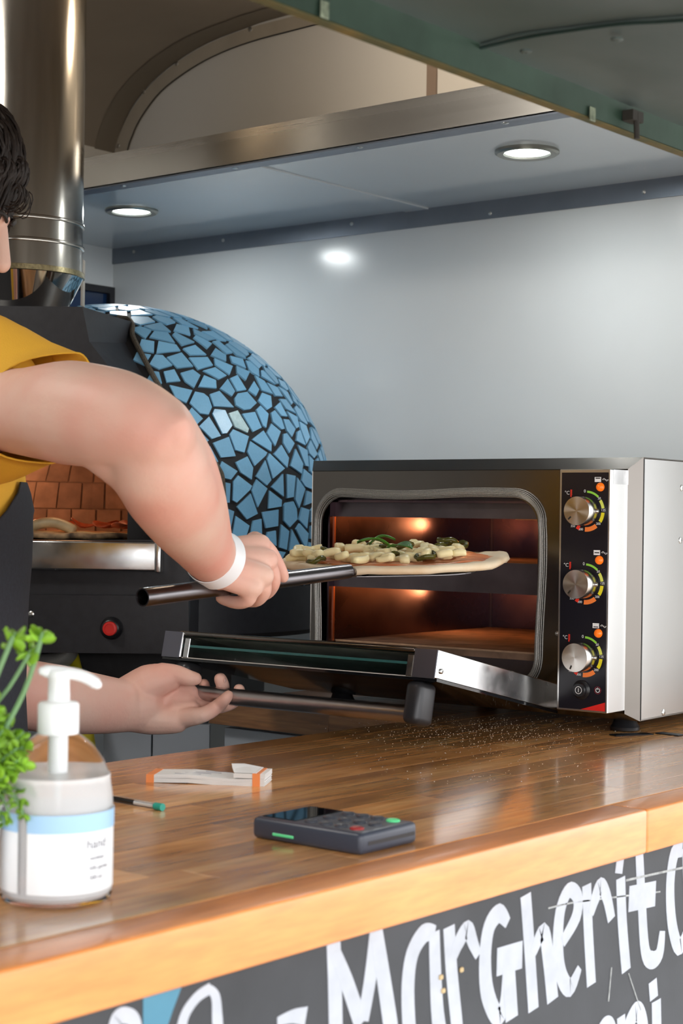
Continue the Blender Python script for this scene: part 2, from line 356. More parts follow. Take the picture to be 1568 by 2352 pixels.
# beam: rolled edge with slight dents
secb = [(1.0, 1.756), (.9985, 1.770), (.9965, 1.784), (.9955, 1.790), (1.001, 1.7935), (1.012, 1.7935), (1.018, 1.79), (1.018, 1.757), (1.008, 1.754)]
rb = []
for k in range(120):
    x = -.7+k*4.0/119; n1 = mnoise.noise(V((x*3, 0, 0)))*.0035; n2 = mnoise.noise(V((x*9, 5, 0)))*.0012
    rb.append([bm.verts.new(V((x, y+n2, z+(n1+n2 if z > 1.78 else n2)))) for y, z in secb])
for A, B in zip(rb, rb[1:]):
    for i in range(len(secb)): bm.faces.new((A[i], A[(i+1) % len(secb)], B[(i+1) % len(secb)], B[i]))
bm.faces.new(rb[0]); bm.faces.new(rb[-1][::-1])
from_bm('edge_beam', bm, M_green, lid, True)
mbox('rust_edge', mat('ochre_rust', (.15, .10, .025), .6, var=.5, scale=25, color2=(.05, .06, .025)), lid, WF, -.7, 3.3, .9995, 1.012, 1.7535, 1.7552)
for q in ((1207, 110), (1416, 82)): screw(lid, V((onx(q[0], q[1], onz(q[0], q[1], 1.778).x).x, onz(q[0], q[1], 1.778).y, 1.7745)), (0, 0, -1), .006, M_greenlid, 'rivet')
lp = ony(1455, 268, .99)
lt = mbox('latch_stub', mat('dark_rust', (.03, .025, .02), .6), lid, Fr(lp), -.012, .012, -.006, .008, -.006, .006)
mtube('latch_pin', bpy.data.materials['dark_rust'], lt, [lp+V((0, -.003, .004)), lp+V((.001, -.004, -.026))], .0035, 8)
for q in ((745, 22), (1360, 262)):
    p = ony(q[0], q[1], .9965); mbox('scuffed_tab', mat('pale_scuff', (.20, .23, .16), .5, var=.6, scale=90), lid, Fr(p), -.006, .006, -.001, .0006, -.008, .008, bev=.0008)
# ------------------------------------------------------------------ worktops
M_wood = wood('varnished_hardwood', (.40, .175, .060), (.66, .30, .098), (.80, .43, .165), (2.0, 15, 15), .24, .5, .22)
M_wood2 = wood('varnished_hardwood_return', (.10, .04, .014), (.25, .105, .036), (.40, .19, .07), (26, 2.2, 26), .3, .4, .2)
M_woodedge = wood('varnished_hardwood_edge', (.66, .225, .055), (.73, .262, .068), (.77, .30, .085), (3, 20, 20), .36, .3, .03)
Y0, Y1, TH = 1.022, 1.775, .054
counter = tag(empty('serving_counter'), 'long varnished hardwood serving counter with a rounded orange front edge', 'counter')
random.seed(21); rows = 14; rw = (Y1-Y0)/rows
for r in range(rows):
    x = .15-random.uniform(0, .5)
    while x < XW-.01:
        Lr = random.uniform(.5, .95) if r else random.uniform(1.5, 1.9)
        a, b = max(x, -.2), min(x+Lr, XW-.003)
        if XW-.003-b < .12: b = XW-.003
        if b-a > .05: mbox('stave', M_wood if r else M_woodedge, counter, WF, a+.0002, b-.0002, Y0+r*rw+.0002, Y0+(r+1)*rw-.0002, ZC-TH, ZC, bev=.004 if r == 0 else .00025, seg=3 if r == 0 else 1)
        x = b
        if b >= XW-.004: break
ret = tag(empty('return_worktop'), 'dark hardwood return worktop along the end wall under the stainless oven', 'worktop')
X0r = 2.335
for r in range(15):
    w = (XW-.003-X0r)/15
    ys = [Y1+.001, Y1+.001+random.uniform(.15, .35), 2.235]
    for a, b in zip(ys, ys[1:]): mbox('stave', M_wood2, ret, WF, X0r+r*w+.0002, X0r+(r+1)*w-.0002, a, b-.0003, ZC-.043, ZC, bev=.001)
# black hinge plates let into the counter
M_hinge = mat('black_hinge_metal', (.02, .022, .028), .3, .5)
for (a, b, c, d), lab in (((1405, 1690, 1492, 1686), 'black metal hinge plate set flush in the counter beside the oven foot'), ((1512, 1684, 1566, 1690), 'black hinge plate at the right end of the counter, farther from the oven foot')):
    p = onz(a, b, ZC); q = onz(c, d, ZC); u = (q-p); u.z = 0; L_ = u.length; fr = Fr((p+q)/2, u, V((0, 0, 1)).cross(u), (0, 0, 1)); fr.o.z = 0
    tag(mbox('hinge_plate', M_hinge, None, fr, -L_/2, L_/2, -.012, .010, ZC+.0003, ZC+.0018, bev=.0006), lab, 'hinge', 'hinge plates in the counter')
# flour
random.seed(5); bm = bmesh.new()
for k in range(1000):
    if random.random() < .75: px, py = random.gauss(1120, 150), random.gauss(1680, 22)
    else: px, py = random.uniform(800, 1400), random.uniform(1650, 1800)
    if py < 1643 or py > 1830: continue
    p = onz(px, py, ZC); s = random.choice((.0004, .0005, .0006, .0009))
    if p.y > 2.2: continue
    vs = [bm.verts.new(p+V((dx*s, dy*s, dz*s))) for dx, dy, dz in ((1, 0, 0.05), (-.6, .8, 0.05), (-.5, -.8, 0.05), (0, 0, 1.1))]
    for f in ((0, 1, 3), (1, 2, 3), (2, 0, 3), (0, 2, 1)): bm.faces.new([vs[i] for i in f])
tag(from_bm('flour', bm, mat('flour', (.8, .77, .7), .9)), 'scattered white flour specks on the counter in front of the oven', 'flour', kind='stuff')
# ------------------------------------------------------------------ cabinets below
M_cab = mat('pale_grey_cabinet', (.36, .40, .45), .35, var=.03, scale=8)
M_gap = mat('cabinet_shadow_gap', (.02, .025, .03), .7)
cab = tag(empty('base_cabinet'), 'pale blue-grey base cabinet under the return worktop', 'cabinet')
mbox('carcass', M_cab, cab, WF, 2.385, 3.12, 1.79, 2.225, .02, .904)
mbox('door', M_cab, cab, WF, 2.366, 2.383, 1.80, 2.222, .08, .898, bev=.001)
ca, cb, cc = W(235, 1700, 3.27), W(349, 1700, 3.27), W(486, 1700, 3.27)
cf = Fr((ca.x, ca.y, 0), (cc-ca).xy.to_3d(), V((0, 0, 1)).cross((cc-ca).xy.to_3d()), (0, 0, 1)); wd = (cc-ca).length; g = (cb-ca).length
cab2 = tag(empty('corner_cabinet'), 'pale grey two-door corner cabinet under the mosaic oven', 'cabinet')
mbox('carcass', M_cab, cab2, cf, 0, wd-.03, .022, .30, .02, .90)
mbox('door', M_cab, cab2, cf, .002, g-.0015, 0, .019, .08, .898, bev=.001)
mbox('door', M_cab, cab2, cf, g+.0015, wd-.004, 0, .019, .08, .898, bev=.001)
# ------------------------------------------------------------------ menu board with brush lettering
YB = 1.0405
board = tag(mbox('menu_board', M_chalk, None, WF, -.3, 3.19, YB, 1.0445, -.15, .8955), 'black chalkboard menu panel under the counter edge with white brush lettering', 'sign')
M_paint = mat('white_board_paint', (.41, .43, .48), .55, var=.07, scale=40)
M_bluepaint = mat('blue_board_paint', (.055, .19, .28), .5, var=.15, scale=12)
M_grout_d = mat('chalk_scratch', (.30, .31, .31), .8, var=.4, scale=90)
def stroke(name, pts, wpx, m=M_paint, sub=5, lift=.0006, straight=False):
    P = [ony(x, y, YB) for x, y in pts]; Q = P if straight else smooth_path(P, sub)
    ws = wpx if isinstance(wpx, (list, tuple)) else [wpx]*len(pts); bm = bmesh.new(); a = []
    sc = (ony(pts[0][0]+1, pts[0][1], YB)-ony(pts[0][0], pts[0][1], YB)).length
    for i, q in enumerate(Q):
        d = (Q[min(i+1, len(Q)-1)]-Q[max(i-1, 0)]).normalized(); nrm = V((-d.z, 0, d.x))
        fi = i/(1 if straight else sub); k = min(int(fi), len(ws)-1); k2 = min(k+1, len(ws)-1); ww = (ws[k]*(1-fi+k)+ws[k2]*(fi-k))*sc*.5*1.05
        a.append([bm.verts.new(q+nrm*s*ww+V((0, -l, 0))) for s in (-1, 1) for l in (lift, 0)])
    for A, B in zip(a, a[1:]):
        for i, j in ((0, 2), (2, 3), (3, 1), (1, 0)): bm.faces.new((A[i], A[j], B[j], B[i]))
    for E in (a[0], a[-1]): bm.faces.new((E[0], E[2], E[3], E[1]))
    return bm
def letter(name, strokes, m=M_paint):
    bm = bmesh.new()
    for i, s in enumerate(strokes):
        b2 = stroke('s', *s, lift=.0006+.0001*i) if len(s) == 2 else stroke('s', s[0], s[1], straight=True, lift=.0006+.0001*i)
        me = bpy.data.meshes.new('t'); b2.to_mesh(me); b2.free(); bm.from_mesh(me); bpy.data.meshes.remove(me)
    return from_bm(name, bm, m, board)
letter('letter', [([(765, 2165), (768, 2250), (770, 2352), (772, 2440)], 29), ([(768, 2185), (795, 2255), (828, 2352)], [20, 26, 28]), ([(862, 2137), (850, 2240), (832, 2345)], [26, 26, 24]), ([(862, 2137), (880, 2250), (895, 2352), (902, 2420)], [26, 28, 30, 30])])
letter('letter', [([(998, 2142), (972, 2145), (946, 2190), (936, 2260), (938, 2350), (946, 2420)], [18, 26, 26, 26, 26, 26]), ([(996, 2140), (999, 2240), (1004, 2330), (1016, 2420)], [22, 24, 26, 30])])
letter('letter', [([(1030, 2128), (1036, 2230), (1048, 2352), (1054, 2420)], 24), ([(1040, 2200), (1052, 2165), (1072, 2135), (1085, 2165), (1097, 2195)], [14, 22, 24, 20, 14])])
letter('letter', [([(1165, 2120), (1145, 2098), (1122, 2130), (1113, 2200), (1118, 2280), (1142, 2335), (1158, 2300), (1165, 2215)], [14, 24, 24, 24, 26, 24, 20, 20]), ([(1140, 2210), (1198, 2192)], 34), ([(1166, 2215), (1174, 2340)], 26)])
letter('letter', [([(1206, 2055), (1213, 2150), (1224, 2320)], 22), ([(1222, 2190), (1246, 2140), (1258, 2200), (1268, 2298)], [14, 22, 24, 24])])
letter('letter', [([(1290, 2165), (1322, 2105), (1325, 2060), (1305, 2045), (1285, 2095), (1280, 2180), (1288, 2240), (1308, 2268), (1330, 2222)], [14, 20, 20, 18, 20, 22, 22, 22, 10])])
letter('letter', [([(1346, 2032), (1350, 2140), (1357, 2262)], 19), ([(1355, 2100), (1365, 2065), (1378, 2035), (1392, 2060), (1403, 2112)], [12, 18, 20, 18, 16])])
letter('letter', [([(1424, 2016), (1428, 2120), (1437, 2230)], 19), ([(1414, 1982), (1430, 1984)], 22, 1)])
letter('letter', [([(1467, 1960), (1472, 2060), (1480, 2180), (1495, 2205), (1513, 2190), (1520, 2138)], [16, 17, 18, 20, 18, 12]), ([(1443, 2065), (1504, 2052)], 28)])
letter('letter', [([(1566, 1950), (1548, 1960), (1538, 2030), (1542, 2120), (1558, 2175), (1578, 2140)], [16, 18, 17, 18, 18, 16]), ([(1575, 1946), (1580, 2060), (1590, 2160)], 18)])
letter('letter', [([(1376, 2372), (1388, 2352), (1400, 2352), (1410, 2380)], 16)])
letter('letter', [([(1425, 2334), (1428, 2400)], 17), ([(1432, 2380), (1446, 2345), (1462, 2322), (1474, 2345), (1480, 2400)], [14, 20, 22, 20, 20])])
letter('letter', [([(1506, 2298), (1508, 2400)], 19), ([(1490, 2280), (1508, 2266)], 20, 1)])
letter('dash', [([(636, 2346), (672, 2334), (702, 2334)], [12, 20, 28])])
letter('letter', [([(412, 2380), (424, 2330), (452, 2290), (482, 2270)], [22, 20, 18, 18]), ([(478, 2268), (494, 2290), (498, 2340), (502, 2400)], [10, 18, 22, 22])])
letter('letter', [([(258, 2380), (268, 2340), (288, 2332), (308, 2345), (316, 2390)], [26, 28, 26, 24, 24])])
bm = bmesh.new(); prism(bm, [ony(x, y, YB) for x, y in ((328, 2288), (418, 2262), (396, 2320), (350, 2460), (328, 2460))], V((0, -.0005, 0))); from_bm('blue_flash', bm, M_bluepaint, board)
letter('scratch', [([(1258, 2086), (1310, 2074), (1400, 2062), (1515, 2048)], 2), ([(1436, 2022), (1480, 2012), (1566, 1993)], 2.5), ([(1442, 2235), (1470, 2320)], 1.5), ([(1403, 2222), (1396, 2300)], 1.5)], M_grout_d)
for q in ((1010, 2243), (1057, 2226), (1015, 2274)): mbox('food_crumb', mat('crumb', (.50, .37, .2), .8), board, Fr(ony(q[0], q[1], YB)), -.003, .003, -.003, 0, -.003, .0022, bev=.001)
# ------------------------------------------------------------------ stainless twin-deck oven
M_steel = mat('brushed_stainless', (.60, .60, .59), .30, 1., var=.02, scale=5, stretch=(1, 1, .5), rvar=.02)
M_seam = mat('dark_seam', (.02, .02, .02), .6)
M_steelh = mat('stainless_dark_reflection', (.17, .155, .14), .24, 1., var=.12, scale=3, rvar=.05)  # same stainless darkened, with dark reflections put into its colour
M_steelp = mat('polished_stainless', (.58, .58, .58), .22, 1., var=.05, scale=30, rvar=.06)
M_cav = mat('heat_stained_steel', (.17, .11, .115), .27, 1., var=.5, scale=6, color2=(.07, .045, .06), rvar=.1)
M_stone = mat('baking_stone', (.22, .13, .085), .85, var=.4, scale=22, bump=.3, bscale=120)
M_stoneedge = mat('stone_edge', (.42, .26, .16), .8, var=.2, scale=60)
M_gask = mat('woven_steel_gasket', (.42, .41, .385), .35, .7, var=.3, scale=700)
M_panel = mat('gloss_black_panel', (.012, .011, .016), .22, 0., spec=.4)
M_red = mat('red_print', (.75, .02, .015), .4); M_white = mat('white_print', (.85, .85, .85), .5)
M_gloss = mat('black_plastic', (.012, .012, .014), .3)
_e = _a-_o
D = V((math.cos(_e), math.sin(_e), 0)); C = V((-math.sin(_e), math.cos(_e), 0))
K = onz(1469, 1657, .972); K.z = 0
OF = Fr(K, -C, D, (0, 0, 1))       # x to the viewer's right, y into the oven
ZB, ZT = .972, 1.408
oven = tag(empty('electric_oven'), 'stainless twin-deck countertop pizza oven with three dials and its door pulled down', 'oven')
XL = -.690
mbox('side_panel', M_steel, oven, OF, -.0025, 0, .003, .60, ZB, ZT-.002, bev=.0008)
mbox('side_panel', M_steel, oven, OF, XL, XL+.0025, .003, .60, ZB, ZT-.002, bev=.0008)
mbox('seam', M_seam, oven, OF, -.001, .0006, .0005, .0035, ZB+.002, ZT-.003)
mbox('top_cover', M_steelh, oven, OF, XL-.001, .001, 0, .60, ZT-.002, ZT, bev=.0006)
mbox('back_panel', M_steel, oven, OF, XL, 0, .597, .60, ZB, ZT)
mbox('bottom_panel', M_steelh, oven, OF, XL, 0, 0, .60, ZB, ZB+.003)
# sloping bezel between casing and front
bm = bmesh.new()
fr_ = [(XL+.016, -.024, ZB+.013), (-.016, -.024, ZB+.013), (-.016, -.024, ZT-.020), (XL+.016, -.024, ZT-.020)]
bk_ = [(XL, 0.0, ZB), (0, 0, ZB), (0, 0, ZT), (XL, 0, ZT)]
in_ = [(XL+.03, -.010, ZB+.03), (-.03, -.010, ZB+.03), (-.03, -.010, ZT-.03), (XL+.03, -.010, ZT-.03)]
R3 = [[bm.verts.new(OF(*p)) for p in r] for r in (fr_, bk_, in_)]
for a, b in ((0, 1), (0, 2)):
    for i in range(4): bm.faces.new((R3[a][i], R3[a][(i+1) % 4], R3[b][(i+1) % 4], R3[b][i]))
from_bm('bezel', bm, M_steelh, oven)
FX = Fr(OF(0, -.0215, 0), OF.X, OF.Z, -OF.Y)   # 2D in x,z ; Z toward viewer
GX0, GX1, GZ0, GZ1, GR = -.658, -.178, 1.016, 1.347, .052
plate('front_face', M_steelh, oven, FX, [[(XL+.017, ZB+.014), (-.10, ZB+.014), (-.10, ZT-.021), (XL+.017, ZT-.021)], rrect(GX0+.007, GX1-.007, GZ0+.007, GZ1-.007, GR)], .003)
pth = rrect(GX0, GX1, GZ0, GZ1, GR, 10)
dense = []
for i, p in enumerate(pth):
    q = pth[(i+1) % len(pth)]; n = max(1, int(math.dist(p, q)/.02))
    for k in range(n): dense.append((p[0]+(q[0]-p[0])*k/n, p[1]+(q[1]-p[1])*k/n))
cx_, cz_ = (GX0+GX1)/2, (GZ0+GZ1)/2
bm = bmesh.new()
for j in range(7):
    off = (j-3)*.00235; h = .0075-.0011*abs(j-3)**1.5
    pts = []
    for i, p in enumerate(dense):
        a = V(dense[(i+1) % len(dense)])-V(dense[i-1]); a.normalize(); n_ = V((a.y, -a.x)); wob = .0022*math.sin(i*.21)+.0014*math.sin(i*.47+1)
        q = V(p)+n_*(off+wob); pts.append(FX(q.x, q.y, h))
    tube(bm, pts, .0013, 7, closed=True)
gk = from_bm('door_gasket', bm, M_gask, oven, 'full')
# cavity
CX0, CX1, CY1 = -.640, -.190, .56
mbox('cavity_wall', M_cav, oven, OF, CX0-.004, CX0, -.012, CY1, 1.02, 1.36)
mbox('cavity_wall', M_cav, oven, OF, CX1, CX1+.004, -.012, CY1, 1.02, 1.36)
mbox('cavity_back', M_cav, oven, OF, CX0, CX1, CY1, CY1+.004, 1.02, 1.36)
mbox('cavity_roof', M_cav, oven, OF, CX0, CX1, -.012, CY1, 1.330, 1.334)
M_lip = mat('dark_inner_steel', (.13, .11, .12), .35, .9, var=.2, scale=14)
mbox('top_lip', M_lip, oven, OF, CX0, CX1, .004, .010, 1.303, 1.345)
mbox('middle_deck', M_lip, oven, OF, CX0, CX1, .004, .012, 1.172, 1.226)
st = mbox('baking_stone', M_stone, oven, OF, CX0+.001, CX1-.001, .014, CY1-.005, 1.206, 1.222)
mbox('deck_shelf', M_lip, oven, OF, CX0, CX1, .012, CY1, 1.176, 1.205)
s2 = mbox('baking_stone', M_stone, oven, OF, CX0+.001, CX1-.001, .010, CY1-.005, 1.058, 1.072)
mbox('stone_edge', M_stoneedge, s2, OF, CX0+.001, CX1-.001, .008, .011, 1.0695, 1.0725)
mbox('bottom_lip', M_lip, oven, OF, CX0, CX1, .012, .016, 1.02, 1.058)
mbox('corner_seam', M_lip, oven, OF, CX0, CX0+.003, CY1-.004, CY1, 1.06, 1.33)
M_copper = mat('copper_orange_edge', (.75, .30, .14), .3, 1.)  # copper-orange metal for the cavity edges and ledge
mbox('cavity_edge', M_copper, oven, OF, CX0-.001, CX0+.002, .000, .004, 1.07, 1.172); mbox('cavity_edge', M_copper, oven, OF, CX0-.001, CX0+.002, .000, .004, 1.226, 1.303)
mbox('rack_ledge', M_copper, oven, OF, CX1-.06, CX1-.001, .01, .30, 1.3015, 1.303)
M_heat = mat('glowing_element', (1, .3, .1), .5, emit=(1, .30, .07), estr=9)
for z in (1.318, 1.168):
    mtube('heating_element', M_heat, oven, [OF(CX0+.02, .30, z), OF(CX0+.02, .34, z), OF(CX1-.02, .34, z)], .003, 8)
for z, e in ((1.29, .35), (1.155, .28)):
    lamp('POINT', 'oven_lamp', OF(CX0+.05, .36, z), e*.75, (1, .42, .16), .012)
# control housing
HX0, HX1, HY = -.110, -.016, -.083
mbox('control_housing', M_steel, oven, OF, HX0, HX1, HY, .0, ZB+.018, ZT-.022, bev=.0012)
PF = Fr(OF(0, HY-.0006, 0), OF.X, OF.Z, -OF.Y)
panel = plate('control_panel', M_panel, oven, PF, [[(HX0+.0045, ZB+.0215), (HX1-.004, ZB+.0215), (HX1-.004, ZT-.0275), (HX0+.0045, ZT-.0275)]], .0012)
plate('red_flash', M_red, panel, Fr(PF(0, 0, .0007), PF.X, PF.Y, PF.Z), [[(HX0+.045, ZB+.0215), (HX1-.004, ZB+.0215), (HX1-.004, ZB+.036)]], .0003)
for z0, z1 in ((ZT-.03, ZT-.0228), ): pass
mbox('corner_tab', M_steelp, oven, OF, HX1-.0002, HX1+.0006, -.074, -.012, ZT-.046, ZT-.0225)
def solve_y(px, py, y):     # local x,z on plane OF.y = y
    d = ray(px, py); o = EYE-K; t = (y-o.dot(D))/d.dot(D); q = o+d*t; return q.dot(-C), q.z
kx, kz = solve_y(1347, 1174, HY)
M_g = mat('green_print', (.30, .66, .06), .4); M_y1 = mat('lime_print', (.70, .74, .12), .4); M_y2 = mat('yellow_print', (.87, .76, .02), .4); M_or = mat('orange_print', (1, .25, .05), .4); M_rd = mat('scarlet_print', (.85, .04, .02), .4)
M_lampo = mat('amber_lamp', (.9, .16, .01), .15, emit=(1, .2, .01), estr=.25)
M_knob = mat('spun_aluminium', (.60, .57, .53), .26, 1., aniso=.85); M_mark = mat('knob_mark', (.02, .015, .01), .5)
_t = M_knob.node_tree.nodes.new('ShaderNodeTangent'); _t.direction_type = 'RADIAL'; _t.axis = 'Z'; M_knob.node_tree.links.new(_t.outputs[0], M_knob.node_tree.nodes['Principled BSDF'].inputs['Tangent'])
u_ = 6.8e-5
def arc(f, r0, r1, a0, a1, m):
    n = 10; o = [(r1*math.cos(math.radians(a0+(a1-a0)*k/n)), r1*math.sin(math.radians(a0+(a1-a0)*k/n))) for k in range(n+1)]
    i = [(r0*math.cos(math.radians(a0+(a1-a0)*k/n)), r0*math.sin(math.radians(a0+(a1-a0)*k/n))) for k in range(n, -1, -1)]
    return plate('scale_mark', m, panel, f, [o+i], .0003)
for j in range(3):
    f = Fr(PF(kx, kz-j*.1187, .0008), PF.X, PF.Y, PF.Z)
    arc(f, .0300, .0334, 88, 47, M_g); arc(f, .0282, .0334, 35, 9, M_y1); arc(f, .0275, .0334, -4, -34, M_y2); arc(f, .0262, .0336, -52, -94, M_or); arc(f, .0265, .0338, -113, -124, M_rd); arc(f, .0285, .0345, -146, -154, M_rd)
    def tx(s, x, y, size=.0056): text('scale_print', s, size, M_white, panel, Fr(f(x*u_, y*u_, 0), f.X, f.Y, f.Z))
    tx('0', -48, 478, .0072); tx('50', 345, 305); tx('125', 458, 25); tx('200', 326, -300); tx('300', -142, -440); tx('350', -361, -365); tx('°C', -530, 435, .0085)
    plate('thermometer_mark', M_rd, panel, f, [[(-.0298, .023), (-.0278, .023), (-.0278, .0352), (-.0298, .0352)]], .0003)
    for q in range(5): plate('thermometer_mark', M_rd, panel, f, [[(-.0278, .026+q*.002), (-.0264, .026+q*.002), (-.0264, .0268+q*.002), (-.0278, .0268+q*.002)]], .0003)
    plate('oven_symbol', M_white, panel, f, [[(.0146, .0475), (.0262, .0475), (.0262, .0555), (.0146, .0555)], ([(.016, .0528), (.0248, .0528), (.0248, .0545), (.016, .0545)] if j < 1 else [(.016, .0505), (.0248, .0505), (.0248, .0522), (.016, .0522)] if j == 1 else [(.016, .0487), (.0248, .0487), (.0248, .0502), (.016, .0502)])], .0003)
    mtube('wave_symbol', M_white, panel, [f(.0290+.0102*k/14, .0513+.0021*math.sin(2*PI*k/14), 0) for k in range(15)], .0004, 5)
    mbox('wave_symbol', M_white, panel, f, .0288, .0396, .0511, .0515, 0, .0002)
    mlathe('indicator_lamp', M_lampo, oven, Fr(f(374*u_, 578*u_, 0), f.X, f.Y, f.Z), [(.0072, 0), (.0070, .002), (.0055, .005), (.0025, .0068), (.0002, .0072)], 24)
    kf = Fr(f(0, 0, 0), f.X, f.Y, f.Z)
    lf = Fr((0, 0, 0)); kn = mlathe('dial_knob', M_knob, oven, lf, [(.0225, 0), (.0235, .001), (.0235, .0318), (.0231, .0330), (.0001, .0330)], 64)
    mk = Matrix.Identity(4)
    for i in range(3): mk[i][0] = kf.X[i]; mk[i][1] = kf.Y[i]; mk[i][2] = kf.Z[i]; mk[i][3] = kf.o[i]
    kn.matrix_basis = mk
    ang_ = math.radians((-137, -131, -112)[j]); r_ = .0170
    mf = Fr((r_*math.cos(ang_), r_*math.sin(ang_), .0331), (math.cos(ang_), math.sin(ang_), 0), (-math.sin(ang_), math.cos(ang_), 0))
    mbox('pointer_mark', M_mark, kn, mf, -.0032, .0032, -.0013, .0013, -.0004, .0002)
    mlathe('set_screw', M_SCREW, kn, Fr((.0235, 0, .010), (0, 0, 1), (0, 1, 0), (1, 0, 0)), [(.004, -.001), (.0035, .003), (.002, .0045), (.0001, .0047)], 12)
bx, bz = solve_y(1336.5, 1584, HY)
bf = Fr(PF(bx, bz, .0008), PF.X, PF.Y, PF.Z)
sw = mlathe('power_button', M_gloss, oven, bf, [(.0158, 0), (.0158, .002), (.0145, .0035), (.0125, .004), (.0118, .0045), (.0115, .010), (.0105, .0112), (.0001, .0112)], 40)
bf2 = Fr(bf(0, 0, .0113), bf.X, bf.Y, bf.Z)
circ = lambda r, n=28: [(r*math.cos(2*PI*k/n), r*math.sin(2*PI*k/n)) for k in range(n)]
plate('button_symbol', M_white, sw, bf2, [circ(.0062), circ(.0053)], .0003); plate('button_symbol', M_white, sw, bf2, [[(-.0006, -.0032), (.0006, -.0032), (.0006, .0032), (-.0006, .0032)]], .0003)
qx, qz = solve_y(1373, 1585.5, HY); pf = Fr(PF(qx, qz, .0008), PF.X, PF.Y, PF.Z)
plate('power_symbol', mat('dull_red_print', (.35, .02, .04), .5), panel, pf, [circ(.0060), circ(.0055)], .0003)
op = [(a, r) for r, rng in ((.0040, range(0, 13)), (.0029, range(12, -1, -1))) for a in rng]
plate('power_symbol', M_white, panel, pf, [[(r*math.cos(math.radians(118+304*a/12)), r*math.sin(math.radians(118+304*a/12))) for a, r in op]], .0003)
plate('power_symbol', M_white, panel, pf, [[(-.0005, .0008), (.0005, .0008), (.0005, .0045), (-.0005, .0045)]], .0003)
for q in ((1565, 1121), (1562, 1241), (1523, 1636)):
    d = ray(*q); o = EYE-K; t = (0-o.dot(-C))/d.dot(-C); screw(oven, EYE+d*t, -C, .0058, M_SCREW)
screw(oven, FX(*solve_y(728, 1421, -.0235), .0015), FX.Z, .005); screw(oven, FX(*solve_y(1279, 1455, -.0235), .0015), FX.Z, .004)
for x in (-.045, XL+.05):
    for y in (.035, .55): mlathe('rubber_foot', M_gloss, oven, Fr(OF(x, y, ZC)), [(.021, 0), (.024, .002), (.0245, .007), (.021, .012), (.018, .0222)], 28)
# ---- door
h0 = OF(0, -.028, .979); dv = OF(0, -.400, 1.0585)-h0; DL = dv.length
DF = Fr(h0, OF.X, dv, OF.X.cross(dv)*-1)
if DF.Z.z < 0: DF.Z = -DF.Z
door = mbox('door', mat('black_door_glass', (.006, .006, .007), .06, 0., spec=.7), oven, DF, -.703, -.139, 0, DL-.004, -.003, .0015)
for x0, x1 in ((-.184, -.139), (-.703, -.660)):
    rl = mbox('door_rail', M_steelp, door, DF, x0, x1, 0, DL, .0015, .0455, bev=.0012)
    mbox('end_cap', mat('rail_cap', (.16, .16, .19), .3, .8) if 'rail_cap' not in bpy.data.materials else bpy.data.materials['rail_cap'], rl, DF, x0+.002, x1-.002, DL, DL+.0012, .001, .045)
mbox('hinge_rail', M_steelh, door, DF, -.660, -.184, 0, .03, .0015, .043)
mbox('bounce_liner', mat('pale_bounce_sheet', (.62, .58, .52), .5, var=.2, scale=14), door, DF, -.660, -.184, .003, DL-.005, .0016, .003)  # added pale sheet that bounces light up into the door cavity
mbox('inner_panel', mat('reflection_toned_glass', (.40, .36, .30), .25, 0., var=.35, scale=9, stretch=(1, 1, 1), spec=.8), door, DF, -.660, -.184, .028, DL-.02, .0405, .043)  # diffuse brown-grey stands in for reflections in the inner pane
mbox('top_rail', M_steelh, door, DF, -.672, -.184, DL-.022, DL-.002, .0395, .0475, bev=.003, seg=3)
M_glass = mat('teal_edged_glass', (.50, .80, .75), .03, 0., trans=.9)
mbox('inner_glass', M_glass, door, DF, -.659, -.185, .03, DL-.006, .0205, .0245)
mbox('glass_edge', mat('teal_glass_edge', (.035, .12, .115), .15), door, DF, -.659, -.185, DL-.006, DL-.0055, .0205, .0245)
for x in (-.652, -.192): mbox('glass_clip', M_steelp, door, DF, x-.006, x+.006, DL-.03, DL-.004, .002, .036, bev=.001)
screw(door, DF(-.138, DL-.012, .014), DF.X, .0042)
hb = []
for x0 in (-.197, -.676):
    b_ = mbox('handle_bracket', mat('bracket_grey', (.03, .03, .033), .34, .2) if 'bracket_grey' not in bpy.data.materials else bpy.data.materials['bracket_grey'], door, DF, x0, x0+.032, DL-.052, DL-.004, -.070, -.003, bev=.011, seg=4)
    hb.append(b_)
mtube('handle_bar', mat('satin_handle', (.52, .48, .48), .30, 1., var=.04, scale=30), door, [DF(-.676, DL-.030, -.054), DF(-.190, DL-.030, -.054)], .0140, 24)
ROD0, ROD1 = DF(-.676, DL-.030, -.054), DF(-.190, DL-.030, -.054)
# ------------------------------------------------------------------ mosaic dome oven
DC = W(260, 1150, 3.72); DA, DB = .475, .424
dome = tag(empty('dome_oven'), 'black fronted dome pizza oven covered in broken blue mosaic tile', 'oven')
M_grout = mat('black_grout', (.014, .014, .016), .75, bump=.2, bscale=400, var=.2)
M_tile = mat('blue_glazed_tile', (.205, .46, .69), .30, 0., var=.035, scale=300, rand=.10, spec=.45, bump=.1, bscale=250)
M_tile2 = mat('pearly_tile', (.42, .60, .64), .25, 0., var=.1, scale=200)
BR = V((RT.x, RT.y, 0)).normalized(); BF = V((FW.x, FW.y, 0)).normalized()
ca4, sa4 = math.cos(math.radians(4)), math.sin(math.radians(4))
bR = BR*ca4-BF*sa4; bF = BF*ca4+BR*sa4            # facade right / back
SK = DC.z-.172
def dome_pt(az, s, off=0.):
    """az around, s = height parameter: s<0 skirt (m), s>=0 elevation (rad)"""
    if s < 0: r = DA+off; z = DC.z+s
    else: r = (DA+off)*math.cos(s); z = DC.z+(DB+off)*math.sin(s)
    return V((DC.x, DC.y, 0))+(bR*math.cos(az)+bF*math.sin(az))*r+V((0, 0, z))
bm = bmesh.new(); rings = []
